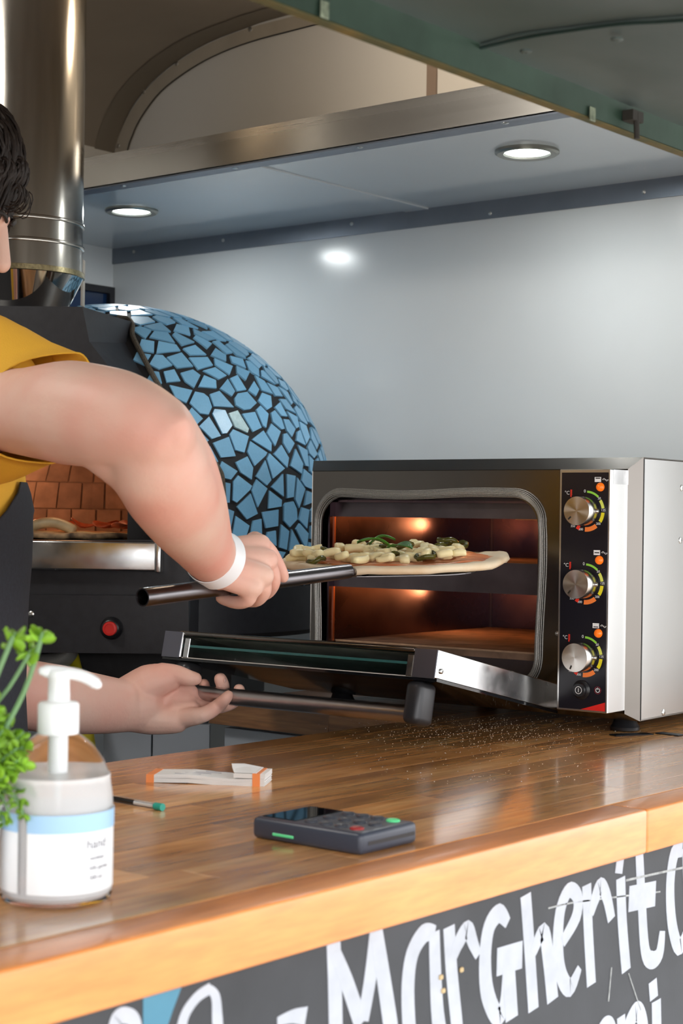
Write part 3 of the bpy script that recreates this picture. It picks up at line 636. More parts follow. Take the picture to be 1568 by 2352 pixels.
ss = [-.172, -.1]+[i*PI/2/24 for i in range(24)]+[PI/2-.01]
for s in ss: rings.append([bm.verts.new(dome_pt(2*PI*k/96, s)) for k in range(96)])
for A, B in zip(rings, rings[1:]):
    for k in range(96): bm.faces.new((A[k], A[(k+1) % 96], B[(k+1) % 96], B[k]))
bm.faces.new(rings[-1])
# the mouth stays open where the facade stands
for f in list(bm.faces):
    c = f.calc_center_median()-DC
    if c.dot(bF) < -.30 and c.z < .12 and abs(c.dot(bR)+.16) < .28: bm.faces.remove(f)
shell = from_bm('dome_shell', bm, M_grout, dome, True)
# random cells on the dome
random.seed(77)
def chart(P):   # sample points with spacing
    return P
cand = []; cell = .044
tries = 0
def sfac(p): return 1
grid = {}
def key(p): return (int(p.x/.05), int(p.y/.05), int(p.z/.05))
pts = []
while tries < 26000:
    tries += 1
    az = random.uniform(-PI*.62, PI*.42)
    s = random.uniform(-.16, 0) if random.random() < .22 else math.asin(random.random())
    p = dome_pt(az, s)
    # keep off facade area
    k = key(p); ok = True; md = .0345 if random.random() < .7 else .042
    for dx in (-1, 0, 1):
        for dy in (-1, 0, 1):
            for dz in (-1, 0, 1):
                for q in grid.get((k[0]+dx, k[1]+dy, k[2]+dz), ()):
                    if (q-p).length < md: ok = False; break
                if not ok: break
            if not ok: break
        if not ok: break
    if ok: grid.setdefault(k, []).append(p); pts.append((p, az, s))
def dome_proj(p, off):
    q = p-V((DC.x, DC.y, DC.z))
    if q.z < 0:
        h = V((q.x, q.y, 0)); h = h.normalized()*(DA+off); return V((DC.x+h.x, DC.y+h.y, p.z))
    k = 1/math.sqrt((q.x**2+q.y**2)/(DA+off)**2+q.z**2/(DB+off)**2); return DC+q*k
tiles = []
for p, az, s in pts:
    q = p-DC
    if s < 0: n = V((q.x, q.y, 0)).normalized()
    else: n = V((q.x/DA**2, q.y/DA**2, q.z/DB**2)).normalized()
    if s < -.150: continue
    u, v = perp(n); jit = random.uniform(0, PI); u, v = u*math.cos(jit)+v*math.sin(jit), v*math.cos(jit)-u*math.sin(jit)
    poly = [V((.032, .032)), V((-.032, .032)), V((-.032, -.032)), V((.032, -.032))]
    gap = random.uniform(.0024, .0056)
    k = key(p); near = [x for dx in (-2, -1, 0, 1, 2) for dy in (-2, -1, 0, 1, 2) for dz in (-2, -1, 0, 1, 2) for x in grid.get((k[0]+dx, k[1]+dy, k[2]+dz), ())]
    for o in near:
        d = o-p
        if d.length < 1e-6 or d.length > .09: continue
        d2 = V((d.dot(u), d.dot(v))); L_ = d2.length
        if L_ < 1e-5: continue
        rs = (hash((round(o.x+p.x, 5), round(o.y+p.y, 5))) % 1000)/1000-.5
        nn = d2/L_; nn = V((nn.x*math.cos(rs*.8)-nn.y*math.sin(rs*.8), nn.x*math.sin(rs*.8)+nn.y*math.cos(rs*.8))); lim = L_/2-gap
        out = []
        for i in range(len(poly)):
            a, b = poly[i], poly[(i+1) % len(poly)]; da, db = a.dot(nn)-lim, b.dot(nn)-lim
            if da <= 0: out.append(a)
            if da*db < 0: out.append(a+(b-a)*(da/(da-db)))
        poly = out
        if len(poly) < 3: break
    if len(poly) < 3: continue
    # merge near vertices and drop shallow corners to get shard shapes
    ch = True
    while ch and len(poly) > 3:
        ch = False
        for i in range(len(poly)):
            a, b, c = poly[i-1], poly[i], poly[(i+1) % len(poly)]
            ar = abs((b-a).cross(c-b))/2 if hasattr((b-a), 'cross') else 0
            if (b-c).length < .0075 or ar < 2.2e-5: poly.pop(i); ch = True; break
    if len(poly) < 3: continue
    while len(poly) > 4 and random.random() < .62:
        i = min(range(len(poly)), key=lambda i: abs((poly[i]-poly[i-1]).cross(poly[(i+1) % len(poly)]-poly[i]))); poly.pop(i)
    ar = abs(sum(poly[i-1].cross(poly[i]) for i in range(len(poly))))/2
    if ar < 1.2e-4: continue
    tiles.append((p, n, u, v, poly, ar))
def facade_side(p):   # True where the black hood or facade covers the dome
    q = p-DC; x, y, z = q.dot(bR), q.dot(bF), q.z
    return False
# hood contact line on the dome
def on_dome(px, py):
    d = ray(px, py)
    # ellipsoid intersection
    A_ = (d.x**2+d.y**2)/DA**2+d.z**2/DB**2; o = EYE-DC; B_ = 2*((o.x*d.x+o.y*d.y)/DA**2+o.z*d.z/DB**2); C_ = (o.x**2+o.y**2)/DA**2+o.z**2/DB**2-1
    q = B_*B_-4*A_*C_
    if q > 0:
        p = EYE+d*((-B_-math.sqrt(q))/(2*A_))
        if p.z > DC.z: return p
    A_ = d.x**2+d.y**2; B_ = 2*(o.x*d.x+o.y*d.y); C_ = o.x**2+o.y**2-DA**2; q = B_*B_-4*A_*C_
    return EYE+d*((-B_-math.sqrt(max(q, 0)))/(2*A_))
def pix(p):
    v = p-EYE; t = v.dot(FW); return 784+_f*v.dot(RT)/t, 1176-_f*v.dot(UP)/t, t
hood_r = [(300, 742), (288, 775), (288, 800), (330, 868), (395, 985), (448, 1080), (478, 1180), (490, 1290), (492, 1352)]
def covered(p):
    x, y, t = pix(p)
    if (p-DC).dot(bF) > -.02: return (p-DC).dot(bR) < -.25
    # left of hood boundary at this height
    for (x0, y0), (x1, y1) in zip(hood_r, hood_r[1:]):
        if y0 <= y <= y1: return x < x0+(x1-x0)*(y-y0)/(y1-y0)+10
    if y < 742: return x < 300-(742-y)*4.2
    return x < 480
vis = []
for t_ in tiles:
    p, n = t_[0], t_[1]
    if covered(p): continue
    x, y, t = pix(p); face = -n.dot((p-EYE).normalized()); vis.append((face*t_[5] if 0 < x < 1568 else -1, t_))
vis.sort(key=lambda q: -q[0])
print('tiles', len(tiles), len(vis), sum(1 for q in vis if q[0] > 0))
def tile_geo(bm, t_):
    p, n, u, v, poly, ar = t_
    top = [dome_proj(p+u*q.x*.985+v*q.y*.985, .0035) for q in poly]; bot = [dome_proj(p+u*q.x+v*q.y, -.001) for q in poly]
    a = [bm.verts.new(q) for q in top]; b = [bm.verts.new(q) for q in bot]; bm.faces.new(a)
    for i in range(len(a)): bm.faces.new((a[i], b[i], b[(i+1) % len(a)], a[(i+1) % len(a)]))
rest = bmesh.new()
pearl = min(vis[:200], key=lambda q: (V(pix(q[1][0])[:2])-V((535, 965))).length)
for i, (sc_, t_) in enumerate(vis):
    if i < 298:
        bm = bmesh.new(); tile_geo(bm, t_)
        o = from_bm('tile', bm, M_tile2 if t_ is pearl[1] else M_tile, dome)
        if t_ is pearl[1]: o['label'] = 'pale pearly tile'
    else: tile_geo(rest, t_)
ro = from_bm('tile_field', rest, M_tile, dome); ro['kind'] = 'stuff'
# facade: 2D in facade plane
FO = W(0, 1180, 3.22)
FF = Fr((FO.x, FO.y, 0), bR, (0, 0, 1), -bF)
def fac(px, py):
    d = ray(px, py); o = EYE-FF.o; t = -(o.dot(bF))/d.dot(bF); q = o+d*t; return (q.dot(bR), q.z)
outer = [fac(*q) for q in ((-240, 1494), (438, 1500), (436, 1330), (428, 1240), (404, 1120), (352, 985), (290, 890), (247, 838), (206, 785), (190, 705), (-100, 702), (-130, 790), (-190, 900), (-230, 1100), (-240, 1320))]
mo = [fac(*q) for q in ((350, 1240), (350, 1120), (318, 1050), (250, 1000), (150, 975), (50, 975), (-50, 1000), (-110, 1050), (-140, 1120), (-140, 1240))]
plate('facade', M_black, dome, FF, [outer, mo], .006)
# lower control box front, slightly proud
lo = [fac(*q) for q in ((-240, 1362), (437, 1368), (438, 1500), (-240, 1494))]
plate('burner_panel', M_black, dome, Fr(FF(0, 0, .012), FF.X, FF.Y, FF.Z), [lo], .018)
# hood side from the facade edge back to the dome
bm = bmesh.new()
fe = [FF(*fac(*q), .003) for q in ((190, 705), (206, 785), (247, 838), (290, 890), (352, 985), (404, 1120), (428, 1240), (436, 1352))]
de = [dome_proj(on_dome(*q), .001) for q in ((305, 742), (288, 790), (330, 868), (362, 925), (410, 1010), (462, 1120), (484, 1240), (490, 1352))]
de[0] = on_dome(312, 742)
m_ = [[bm.verts.new(a.lerp(b, k/3)) for k in range(4)] for a, b in zip(fe, de)]
for A, B in zip(m_, m_[1:]):
    for k in range(3): bm.faces.new((A[k], A[k+1], B[k+1], B[k]))
# top of the hood
tl = FF(*fac(-100, 702), .003); tb = DC+V((0, 0, DB*.97))-bR*.25
a = [m_[0][0], m_[0][3], bm.verts.new(tb), bm.verts.new(tl)]; a[1:1] = [m_[0][1], m_[0][2]]; bm.faces.new(a)
from_bm('hood', bm, M_black, dome)
bm = bmesh.new(); q_ = [FF(*fac(*q), -.003) for q in ((438, 1340), (438, 1500))]
mbox('burner_box', M_black, dome, Fr(FF(fac(438, 1500)[0], 0, 0), -bR, bF, (0, 0, 1)), .002, .62, 0, .30, fac(438, 1500)[1]+.002, fac(438, 1362)[1])
mlathe('oven_base', M_black, dome, Fr((DC.x, DC.y, 0)), [(.47, SK-.10), (.48, SK-.09), (.48, SK), (.3, SK+.001)], 64)
# rope gasket
mtube('rope_gasket', mat('dark_rope', (.10, .085, .065), .8, var=.5, scale=500, bump=.6, bscale=700), dome, smooth_path([dome_proj(on_dome(*q), .006) for q in ((268, 736), (292, 738), (303, 752), (303, 775), (318, 806), (342, 852), (372, 905), (420, 985), (470, 1040), (500, 1080), (508, 1110), (512, 1200))], 5), .0055, 8)
# sill
sa, sb = fac(372, 1312), fac(372, 1248)
mbox('sill', M_steelp, dome, Fr(FF.o, bR, -bF, (0, 0, 1)), fac(-150, 1250)[0], sa[0], .003, .035, sa[1], sb[1]+.003, bev=.004, seg=3)
mbox('sill_clip', M_steelp, dome, Fr(FF.o, bR, -bF, (0, 0, 1)), sa[0]-.008, sa[0]+.004, .003, .039, sa[1]-.002, sb[1]+.004, bev=.003, seg=2)
# buttons and screws
bp_ = fac(262, 1441); f = Fr(FF(bp_[0], bp_[1], .021), FF.X, FF.Y, FF.Z)
bt = mlathe('igniter_button', M_gloss, dome, f, [(.0215, 0), (.0215, .004), (.019, .007), (.0175, .010), (.0165, .016), (.0145, .0175), (.0135, .0175)], 32)
mlathe('button_cap', mat('red_plastic', (.62, .025, .02), .35), bt, f, [(.0135, .016), (.0135, .021), (.0125, .0225), (.009, .023), (.0088, .0222), (.0001, .0222)], 32)
for q in ((78, 1409), (74, 1468)): screw(dome, FF(*fac(*q), .021), FF.Z, .0058)
f = Fr(FF(*fac(48, 1440), .021), FF.X, FF.Y, FF.Z); mlathe('gas_dial', M_gloss, dome, f, [(.02, 0), (.02, .004), (.015, .006), (.014, .02), (.0001, .021)], 24)
# brick vault inside
M_brick = mat('fire_brick', (.36, .21, .14), .85, var=.25, scale=25, rand=.16, bump=.4, bscale=80)
M_mort = mat('brick_mortar', (.42, .235, .15), .9, var=.15, scale=40)
FZ = fac(200, 1243)[1]
IC = V((DC.x, DC.y, 0)); 
bm = bmesh.new(); IR = .395
rr = []
for s in [i*PI/2/12 for i in range(13)]:
    rr.append([bm.verts.new(IC+(bR*math.cos(a)+bF*math.sin(a))*(IR*math.cos(s*.98))+V((0, 0, FZ+.34*math.sin(s*.98)))) for a in [math.radians(-50+280*k/40) for k in range(41)]])
for A, B in zip(rr, rr[1:]):
    for k in range(40): bm.faces.new((A[k], A[k+1], B[k+1], B[k]))
vault = from_bm('brick_vault', bm, M_mort, dome, True)
def brick_pt(a, z, off):
    r = IR-.004-off; zz = min(z, .339); rr_ = r*math.sqrt(max(0, 1-(zz/.34)**2)); return IC+(bR*math.cos(a)+bF*math.sin(a))*rr_+V((0, 0, FZ+zz))
random.seed(3)
for row, (z0, z1) in enumerate(((0, .062), (.065, .125), (.128, .180), (.183, .228))):
    a = math.radians(28+row*5)
    while a < math.radians(158):
        da = random.uniform(.14, .17)
        bm = bmesh.new(); vs = []
        off = random.uniform(0, .003)
        cs = [(a, z0), (a+da*.5, z0), (a+da-.012, z0), (a+da-.012, z1), (a+da*.5, z1), (a, z1)]
        A = [bm.verts.new(brick_pt(x, z, .004+off)) for x, z in cs]; B = [bm.verts.new(brick_pt(x, z, -.006)) for x, z in cs]
        bm.faces.new((A[0], A[1], A[4], A[5])); bm.faces.new((A[1], A[2], A[3], A[4]))
        for i in range(6): bm.faces.new((A[i], A[(i+1) % 6], B[(i+1) % 6], B[i]))
        from_bm('brick', bm, M_brick, vault); a += da
mlathe('oven_floor', M_stone, dome, Fr((IC.x, IC.y, 0)), [(.43, FZ-.02), (.43, FZ)], 48)
mbox('mouth_floor', M_stone, dome, Fr(FF.o, bR, bF, (0, 0, 1)), fac(-140, 1240)[0]-.0, fac(350, 1240)[0], .003, .2, FZ-.02, FZ)
lamp('POINT', 'oven_fire', IC-bR*.27+bF*.10+V((0, 0, FZ+.10)), .85, (1, .55, .28), .05)
lamp('POINT', 'oven_fire', IC-bR*.05-bF*.22+V((0, 0, FZ+.20)), .38, (1, .50, .24), .05)
mbox('stand_void_block', M_black, dome, Fr(FF.o, bR, bF, (0, 0, 1)), fac(-240, 1494)[0], fac(438, 1500)[0]+.06, .13, .70, .903, fac(438, 1500)[1]-.001)  # solid black support, also standing in for the dark void below the oven
# ------------------------------------------------------------------ flue
M_flue = mat('polished_flue_steel', (.50, .47, .42), .19, 1., var=.06, scale=5, stretch=(8, 8, .8), rvar=.04)
flue = tag(empty('flue_pipe'), 'wide polished steel flue pipe rising from the black hood', 'flue')
fp = W(42, 600, 3.33); fr = .1262; ff = Fr((fp.x, fp.y, 0), bR, bF, (0, 0, 1))
zr = lambda py: W(42, py, 3.33-fr).z
mlathe('pipe', M_flue, flue, ff, [(fr-.0015, zr(612)), (fr-.0015, 2.55)], 96)
z1, z2, z3, zb = zr(492), zr(545), zr(610), W(42, 704, 3.33-fr*.74).z
for z in (z1, z2): mlathe('pipe_ring', M_flue, flue, ff, [(fr-.0015, z-.004), (fr+.0015, z-.003), (fr+.002, z), (fr+.0015, z+.003), (fr-.0015, z+.004)], 96, cap0=False, cap1=False)
mlathe('clamp_ring', mat('brassy_clamp', (.50, .42, .24), .25, 1., var=.3, scale=200), flue, ff, [(fr-.001, z3-.006), (fr+.003, z3-.005), (fr+.003, z3+.005), (fr-.001, z3+.006)], 96, cap0=False, cap1=False)
mlathe('cone', mat('mirror_steel', (.74, .73, .71), .06, 1.), flue, ff, [(fr*.74, zb), (fr, z3-.006)], 96)
p_ = W(191, 650, 3.40); mbox('stay_strip', M_trimlight, flue, Fr((p_.x, p_.y, 0), bR, bF), -.0025, .0015, -.01, .01, W(191, 704, 3.40).z, W(191, 598, 3.40).z)
# pipe elbow and gas hose below the facade
el = tag(empty('gas_elbow'), 'grey cast iron pipe elbow under the dome oven facade', 'pipe')
ep = smooth_path([W(40, 1524, 3.25), W(72, 1524, 3.25), W(105, 1524, 3.25), W(138, 1516, 3.25), W(155, 1500, 3.25), W(157, 1493, 3.25)], 6)
M_iron = mat('cast_iron', (.26, .26, .25), .42, .4, bump=.3, bscale=200)
mtube('elbow_body', M_iron, el, ep, [.0165]*6+[.019]*(len(ep)-6), 20)
mtube('collar', M_iron, el, [W(84, 1524, 3.25), W(94, 1524, 3.25)], .0225, 20); mtube('hex_nut', M_SCREW, el, [W(66, 1524, 3.25), W(78, 1524, 3.25)], .019, 6)
M_yel = mat('yellow_hose', (.55, .47, .02), .45)
tag(mtube('gas_hose', M_yel, None, smooth_path([W(166, 1506, 3.29), W(172, 1530, 3.28), W(186, 1590, 3.24), W(200, 1680, 3.22), W(208, 1750, 3.22), W(212, 1850, 3.22), W(214, 2000, 3.22)], 6), .0125, 14), 'yellow gas hose hanging beneath the dome oven', 'hose')
# ------------------------------------------------------------------ pizza peel and pizzas
M_peel = mat('steel_peel_handle', (.15, .14, .145), .27, 1., var=.08, scale=25)
peel = tag(empty('pizza_peel'), 'dark steel pizza peel with a hollow tube handle gripped in the hand', 'peel')
B0, B1 = W(328, 1372, 2.27), W(800, 1312, 2.62); bd = (B1-B0).normalized(); u, v = perp(bd); pf = Fr(B0, u, v, bd); PL = (B1-B0).length
mlathe('handle_tube', M_peel, peel, pf, [(.0105, .10), (.0103, 0), (.0106, -.0008), (.0125, -.0008), (.0128, 0), (.0128, .02), (.0122, PL*.6), (.0116, PL-.03), (.0112, PL), (.0001, PL)], 32, cap0=False, cap1=False)
PC = W(908, 1292, 2.80); 
tl_ = math.radians(3.0); pn = (V((0, 0, 1))*math.cos(tl_)-BF*math.sin(tl_)).normalized(); px_ = (BR*math.cos(.032)+V((0, 0, 1))*math.sin(.032)).normalized(); pn = (pn-px_*pn.dot(px_)).normalized(); PZ = Fr(PC, px_, pn.cross(px_), pn)
mtube('neck', M_peel, peel, [B1-bd*.004, B1.lerp(PZ(-.05, -.10, -.011), .5)+V((0, 0, .001)), PZ(-.05, -.10, -.011)], [.0085, .006, .004], 12, sx=1.6)
bm = bmesh.new(); q = [PZ(a, b, -.0115) for a, b in rrect(-.13, .13, -.135, .135, .08, 8)]; prism(bm, q, PZ.Z*.0015); from_bm('blade', bm, M_peel, peel)
M_dough = mat('raw_pizza_dough', (.80, .66, .47), .7, var=.12, scale=18, bump=.35, bscale=60, color2=(.70, .50, .30), contrast=(.25, .6))
M_sauce = mat('tomato_sauce', (.50, .11, .025), .35, var=.4, scale=30, color2=(.70, .28, .12), bump=.5, bscale=120)
M_cheese = mat('pale_cheese', (.88, .75, .42), .42, var=.05, scale=60, sss=.05)
M_pick = mat('green_pickled_pepper', (.14, .125, .02), .18, var=.5, scale=50, color2=(.05, .05, .012))
M_basil = mat('basil', (.06, .20, .025), .35, var=.4, scale=60)
pizza = tag(empty('pizza'), 'uncooked pizza with cheese strips, pepper slices and basil on the peel', 'pizza')
def pizza_disc(name, fr, R, seed, m, z0, z1, rim, parent, rr=(0, 1), wav=.03):
    bm = bmesh.new(); n = 72; rad = [0.0, .25, .5, .7, .82, .9, .96, 1.0]
    def R_(a): return R*(1+wav*mnoise.noise(V((math.cos(a)*1.6, math.sin(a)*1.6, seed))))
    up = []; 
    prof = [(r, z1+rim*math.exp(-((r-.93)/.05)**2)) for r in rad]+[(1.01, (z0+z1)/2), (.98, z0), (.5, z0)]
    for r, z in prof[1:]:
        ring = []
        for k in range(n):
            a = 2*PI*k/n; x, y = R_(a)*r*math.cos(a), R_(a)*r*math.sin(a)
            h = .0025*mnoise.noise(V((x*30, y*30, seed+3)))*(1 if z > z0 else .8)+.004*mnoise.noise(V((math.cos(a)*3, math.sin(a)*3, seed+9)))*r*r
            droop = .004*max(0, (x/R-.5))**2*4 if name == 'dough' else 0
            lift = .010*max(0, (-x/R-.6))*0
            ring.append(bm.verts.new(fr(x, y, z+h+droop+lift)))
        up.append(ring)
    c = bm.verts.new(fr(0, 0, z1))
    for k in range(n): bm.faces.new((c, up[0][k], up[0][(k+1) % n]))
    for A, B in zip(up, up[1:]):
        for k in range(n): bm.faces.new((A[k], B[k], B[(k+1) % n], A[(k+1) % n]))
    bm.faces.new(up[-1])
    return from_bm(name, bm, m, parent, 'full')
PR = .187
pizza_disc('dough', PZ, PR, 2.0, M_dough, -.005, .0055, .0035, pizza)
pizza_disc('tomato_sauce', Fr(PZ(.012, .008, .0), PZ.X, PZ.Y, PZ.Z), PR*.86, 6.0, M_sauce, .004, .0085, .0, pizza, wav=.12)
random.seed(31)
def bent(bm, fr, L, w, h, bend, seg=5):
    rings = []
    for i in range(seg+1):
        t = i/seg-.5; a = bend*t; c = V((L*t, 0, bend*L*.12*(1-4*t*t)))
        sc = .8 if i in (0, seg) else 1.
        rings.append([bm.verts.new(fr(c.x, y*w*sc/2, c.z+z*h*sc/2)) for y, z in ((-1, -.6), (-.6, -1), (.6, -1), (1, -.6), (1, .6), (.6, 1), (-.6, 1), (-1, .6))])
    for A, B in zip(rings, rings[1:]):
        for k in range(8): bm.faces.new((A[k], A[(k+1) % 8], B[(k+1) % 8], B[k]))
    bm.faces.new(rings[0]); bm.faces.new(rings[-1])
def rnd_fr(base, x, y, z, tilt=.5):
    a = random.uniform(0, PI); e1 = random.uniform(-tilt, tilt); e2 = random.uniform(-tilt, tilt)
    X = (base.X*math.cos(a)+base.Y*math.sin(a)+base.Z*e1).normalized(); Z = (base.Z+base.X*e2*.6-X*base.Z.dot(X)).normalized(); Y = Z.cross(X).normalized(); Z = X.cross(Y)
    return Fr(base(x, y, z), X, Y, Z)
for k in range(115):
    while True:
        x, y = random.uniform(-.17, .15), random.uniform(-.135, .15)
        if (x/.170)**2+(y/.150)**2 < 1 and x < .10+random.uniform(-.02, .02): break
    bm = bmesh.new(); bent(bm, rnd_fr(PZ, x, y, .0125+random.choice((0, .004, .009)), .3), random.uniform(.014, .034), random.uniform(.012, .018), random.uniform(.009, .014), random.uniform(-.6, .9))
    from_bm('cheese_piece', bm, M_cheese, pizza, 'full')
for x, y, z, r in ((-.105, -.03, .022, .016), (-.13, -.09, .013, .013), (.012, .02, .027, .016), (.045, -.105, .018, .015), (.09, .05, .030, .016), (.07, .03, .022, .015), (-.03, .05, .024, .014), (-.01, -.05, .018, .013), (.11, .07, .02, .013)):
    f = rnd_fr(PZ, x, y, z, .5); bm = bmesh.new()
    ring = [(r*math.cos(2*PI*k/20), r*math.sin(2*PI*k/20)) for k in range(20)]
    tube(bm, [f(a*(1+.08*math.sin(3*k)), b, .0015*math.sin(k)) for k, (a, b) in enumerate(ring)], .0042, 8, closed=True, sx=.8)
    from_bm('pepper_slice', bm, M_pick, pizza, 'full')
for x, y, z, s, a in ((-.035, -.01, .028, .030, 2.9), (.005, -.055, .022, .034, .3), (-.02, .03, .03, .022, 1.2)):
    bm = bmesh.new(); f = rnd_fr(PZ, x, y, z, .3); rs = []
    for i in range(9):
        t = i/8; wd_ = s*.42*math.sin(PI*min(.98, t*.9+.06)); rs.append([bm.verts.new(f((t-.5)*2*s, k*wd_, .010*math.sin(PI*t)+abs(k)*.004+dz)) for dz in (0, .0006) for k in (-1, 0, 1)])
    for A, B in zip(rs, rs[1:]):
        for i, j in ((0, 1), (1, 2), (2, 5), (5, 4), (4, 3), (3, 0)): bm.faces.new((A[i], A[j], B[j], B[i]))
    from_bm('basil_leaf', bm, M_basil, pizza, 'full')
# pizza in the dome oven
p2 = tag(empty('pizza'), 'thin baked salami pizza lying on the brick floor inside the dome oven', 'pizza')
c2 = W(195, 1233, 3.52); P2 = Fr((c2.x, c2.y, FZ+.006), bR, bF)
M_crust = mat('baked_crust', (.50, .32, .17), .7, var=.4, scale=30, color2=(.07, .045, .03), contrast=(.35, .6))
pizza_disc('crust', P2, .150, 8.0, M_crust, -.005, .005, .004, p2)
pizza_disc('melted_cheese', P2, .128, 9.0, mat('melted_cheese', (.70, .42, .18), .3, var=.3, scale=25), .003, .009, 0, p2, wav=.1)
M_sal = mat('salami', (.45, .085, .03), .4, var=.3, scale=50)
for x, y, r in ((-.09, -.06, .024), (-.05, .03, .02), (.00, -.03, .026), (.04, .04, .022), (.055, -.05, .028), (.10, -.01, .024), (-.11, .02, .02), (.09, -.08, .018)):
    bm = bmesh.new(); f = rnd_fr(P2, x, y, .019, .35); rr = [[bm.verts.new(f(r*q*math.cos(2*PI*k/14), r*q*math.sin(2*PI*k/14), dz+q*q*.009*(1+.5*math.sin(2*2*PI*k/14)))) for k in range(14)] for q, dz in ((.3, 0), (.7, 0), (1, 0), (1, -.002), (.3, -.002))]
    for A, B in zip(rr, rr[1:]):
        for k in range(14): bm.faces.new((A[k], A[(k+1) % 14], B[(k+1) % 14], B[k]))
    bm.faces.new(rr[0]); bm.faces.new(rr[-1]); from_bm('salami_slice', bm, M_sal, p2, 'full')
bm = bmesh.new(); tube(bm, smooth_path([P2(-.10, -.09, .008), P2(-.08, -.09, .022), P2(-.045, -.09, .027), P2(-.015, -.09, .018), P2(0, -.09, .008)], 4), [.006]+[.011]*15+[.005], 12, sx=1.3); from_bm('cheese_bubble', bm, mat('cheese_bubble', (.66, .52, .30), .35, var=.2, scale=40), p2, 'full')
# ------------------------------------------------------------------ card reader
M_rd_body = mat('slate_reader_plastic', (.040, .047, .068), .36)
M_key = mat('reader_key', (.055, .06, .075), .2); M_grn = mat('mint_green_key', (.10, .62, .25), .3, emit=(.1, .6, .25), estr=.12)
r0, r1, r2 = onz(577, 1924, ZC), onz(822, 1966, ZC), onz(921, 1932, ZC)
rx = (r1-r0).normalized(); ry = V((0, 0, 1)).cross(rx); RL, RWd = (r1-r0).length+.004, abs((r2-r1).dot(ry))+.004
rd = tag(empty('card_reader'), 'dark slate card payment reader with keypad and green key on the counter', 'card reader')
if (r2-r1).dot(ry) < 0: ry = -ry
RF = Fr((r0.x, r0.y, ZC), rx, ry); RH = .0235
bd_ = mbox('body', M_rd_body, rd, RF, 0, RL, 0, RWd, 0, RH, bev=.006, seg=4)
mbox('screen', mat('reader_screen', (.006, .007, .009), .05, spec=.8), rd, RF, .008, .055, .008, RWd-.008, RH-.001, RH+.0008, bev=.0006)
for i in range(4):
    for j in range(3):
        x = .064+i*.0205; y = .012+j*(RWd-.024-.012)/2+.000
        last = (i == 3)
        mm_ = M_grn if (last and j == 2) else (mat('red_key', (.35, .03, .03), .3) if last and j == 0 and 'red_key' not in bpy.data.materials else M_key)
        bm = bmesh.new(); f = Fr(RF(x+.006, y+.006, RH-.001)); lathe(bm, Fr(f.o, RF.X, RF.Y, RF.Z), [(.0078, 0), (.0078, .0022), (.0064, .0032), (.004, .0026), (.0001, .0024)], 16)
        from_bm('key', bm, mm_, rd, True, 'round green key' if mm_ is M_grn else None)
mbox('card_slot', M_gloss, rd, RF, RL-.002, RL+.0004, .012, RWd-.006, .0095, .0135)
mbox('status_light', M_grn, rd, RF, .030, .060, -.0006, .001, .006, .0095, bev=.0008)
# ------------------------------------------------------------------ order pad and pen
pad = tag(empty('order_pad'), 'white tear-off order pad with orange edges on the counter near the hand', 'notepad')
M_pap = mat('white_paper', (.82, .82, .81), .7); M_orp = mat('orange_paper_edge', (.85, .27, .08), .6); M_ink = mat('faint_ink', (.25, .24, .3), .7)
a0, a1, a2 = onz(336, 1797, ZC), onz(607, 1807, ZC), onz(637, 1789, ZC)
X_ = (a1-a0).normalized(); Y_ = V((0, 0, 1)).cross(X_); PLn, PWd = (a1-a0).length, .052
NF = Fr((a0.x, a0.y, ZC), X_, Y_)
nl = 9; random.seed(8)
for k in range(nl):
    z = .0002+k*.0011; jx = random.uniform(-.0006, .0006); bmx = bmesh.new()
    P_ = [(0, 0), (PLn*.35, .0012), (PLn*.7, -.0010), (PLn, 0)]
    pts_ = [NF(x+jx, 0, z+dz+(.0008 if k > 4 else 0)*math.sin(x*40)) for x, dz in P_]
    prism(bmx, [p for p in pts_]+[p+V((0, 0, .0009)) for p in pts_[::-1]], NF.Y*PWd)
    from_bm('sheet', bmx, M_pap, pad)
mbox('orange_band', M_orp, pad, NF, -.0004, .010, -.0004, PWd+.0004, 0, .0106)
st0 = PLn*.74
for k in range(5):
    z = .0102+k*.0012; mbox('stub_sheet', M_pap, pad, NF, st0+random.uniform(-.001, .001), PLn+.0006, 0, PWd, z, z+.001)
mbox('orange_band', M_orp, pad, NF, PLn-.016, PLn-.006, -.0005, PWd+.0005, 0, .0166)
bm = bmesh.new(); q = [NF(st0, .002, .0166), NF(st0-.006, .02, .020), NF(st0-.010, .035, .023), NF(st0+.004, PWd, .021), NF(st0+.03, PWd, .0168), NF(st0+.03, 0, .0168)]; prism(bm, q, V((0, 0, .0006))); from_bm('torn_flap', bm, M_pap, pad)
for k in range(4):
    y = .012+k*.009; mtube('pencil_line', M_ink, pad, [NF(.035+.012*k+i*.005, y+.001*math.sin(i*2.3+k), .0107+.0008*math.sin((.035+i*.005)*40)) for i in range(8)], .0003, 4)
M_clear = mat('clear_plastic', (.95, .97, .98), .04, trans=1., ior=1.3); M_teal = mat('teal_plastic', (.02, .36, .28), .25)
pen = tag(empty('pen'), 'clear barrel ballpoint pen with a teal end plug beside the sanitiser bottle', 'pen')
e0, e1 = onz(368, 1862, ZC), onz(262, 1843, ZC); dd = (e1-e0).normalized(); Z5 = V((0, 0, .0045))
mtube('barrel', M_clear, pen, [e0+Z5, e0+dd*.135+Z5], .0042, 8)
mtube('ink_tube', M_gloss, pen, [e0+dd*.045+Z5, e0+dd*.13+Z5], .0017, 8); mtube('ink_tube', M_white, pen, [e0+dd*.006+Z5, e0+dd*.0448+Z5], .0017, 8)
mtube('end_plug', M_teal, pen, [e0-dd*.004+Z5, e0+dd*.009+Z5], [.0046, .0044], 12); mtube('tip', M_SCREW, pen, [e0+dd*.1352+Z5, e0+dd*.147+Z5], [.004, .001], 10)
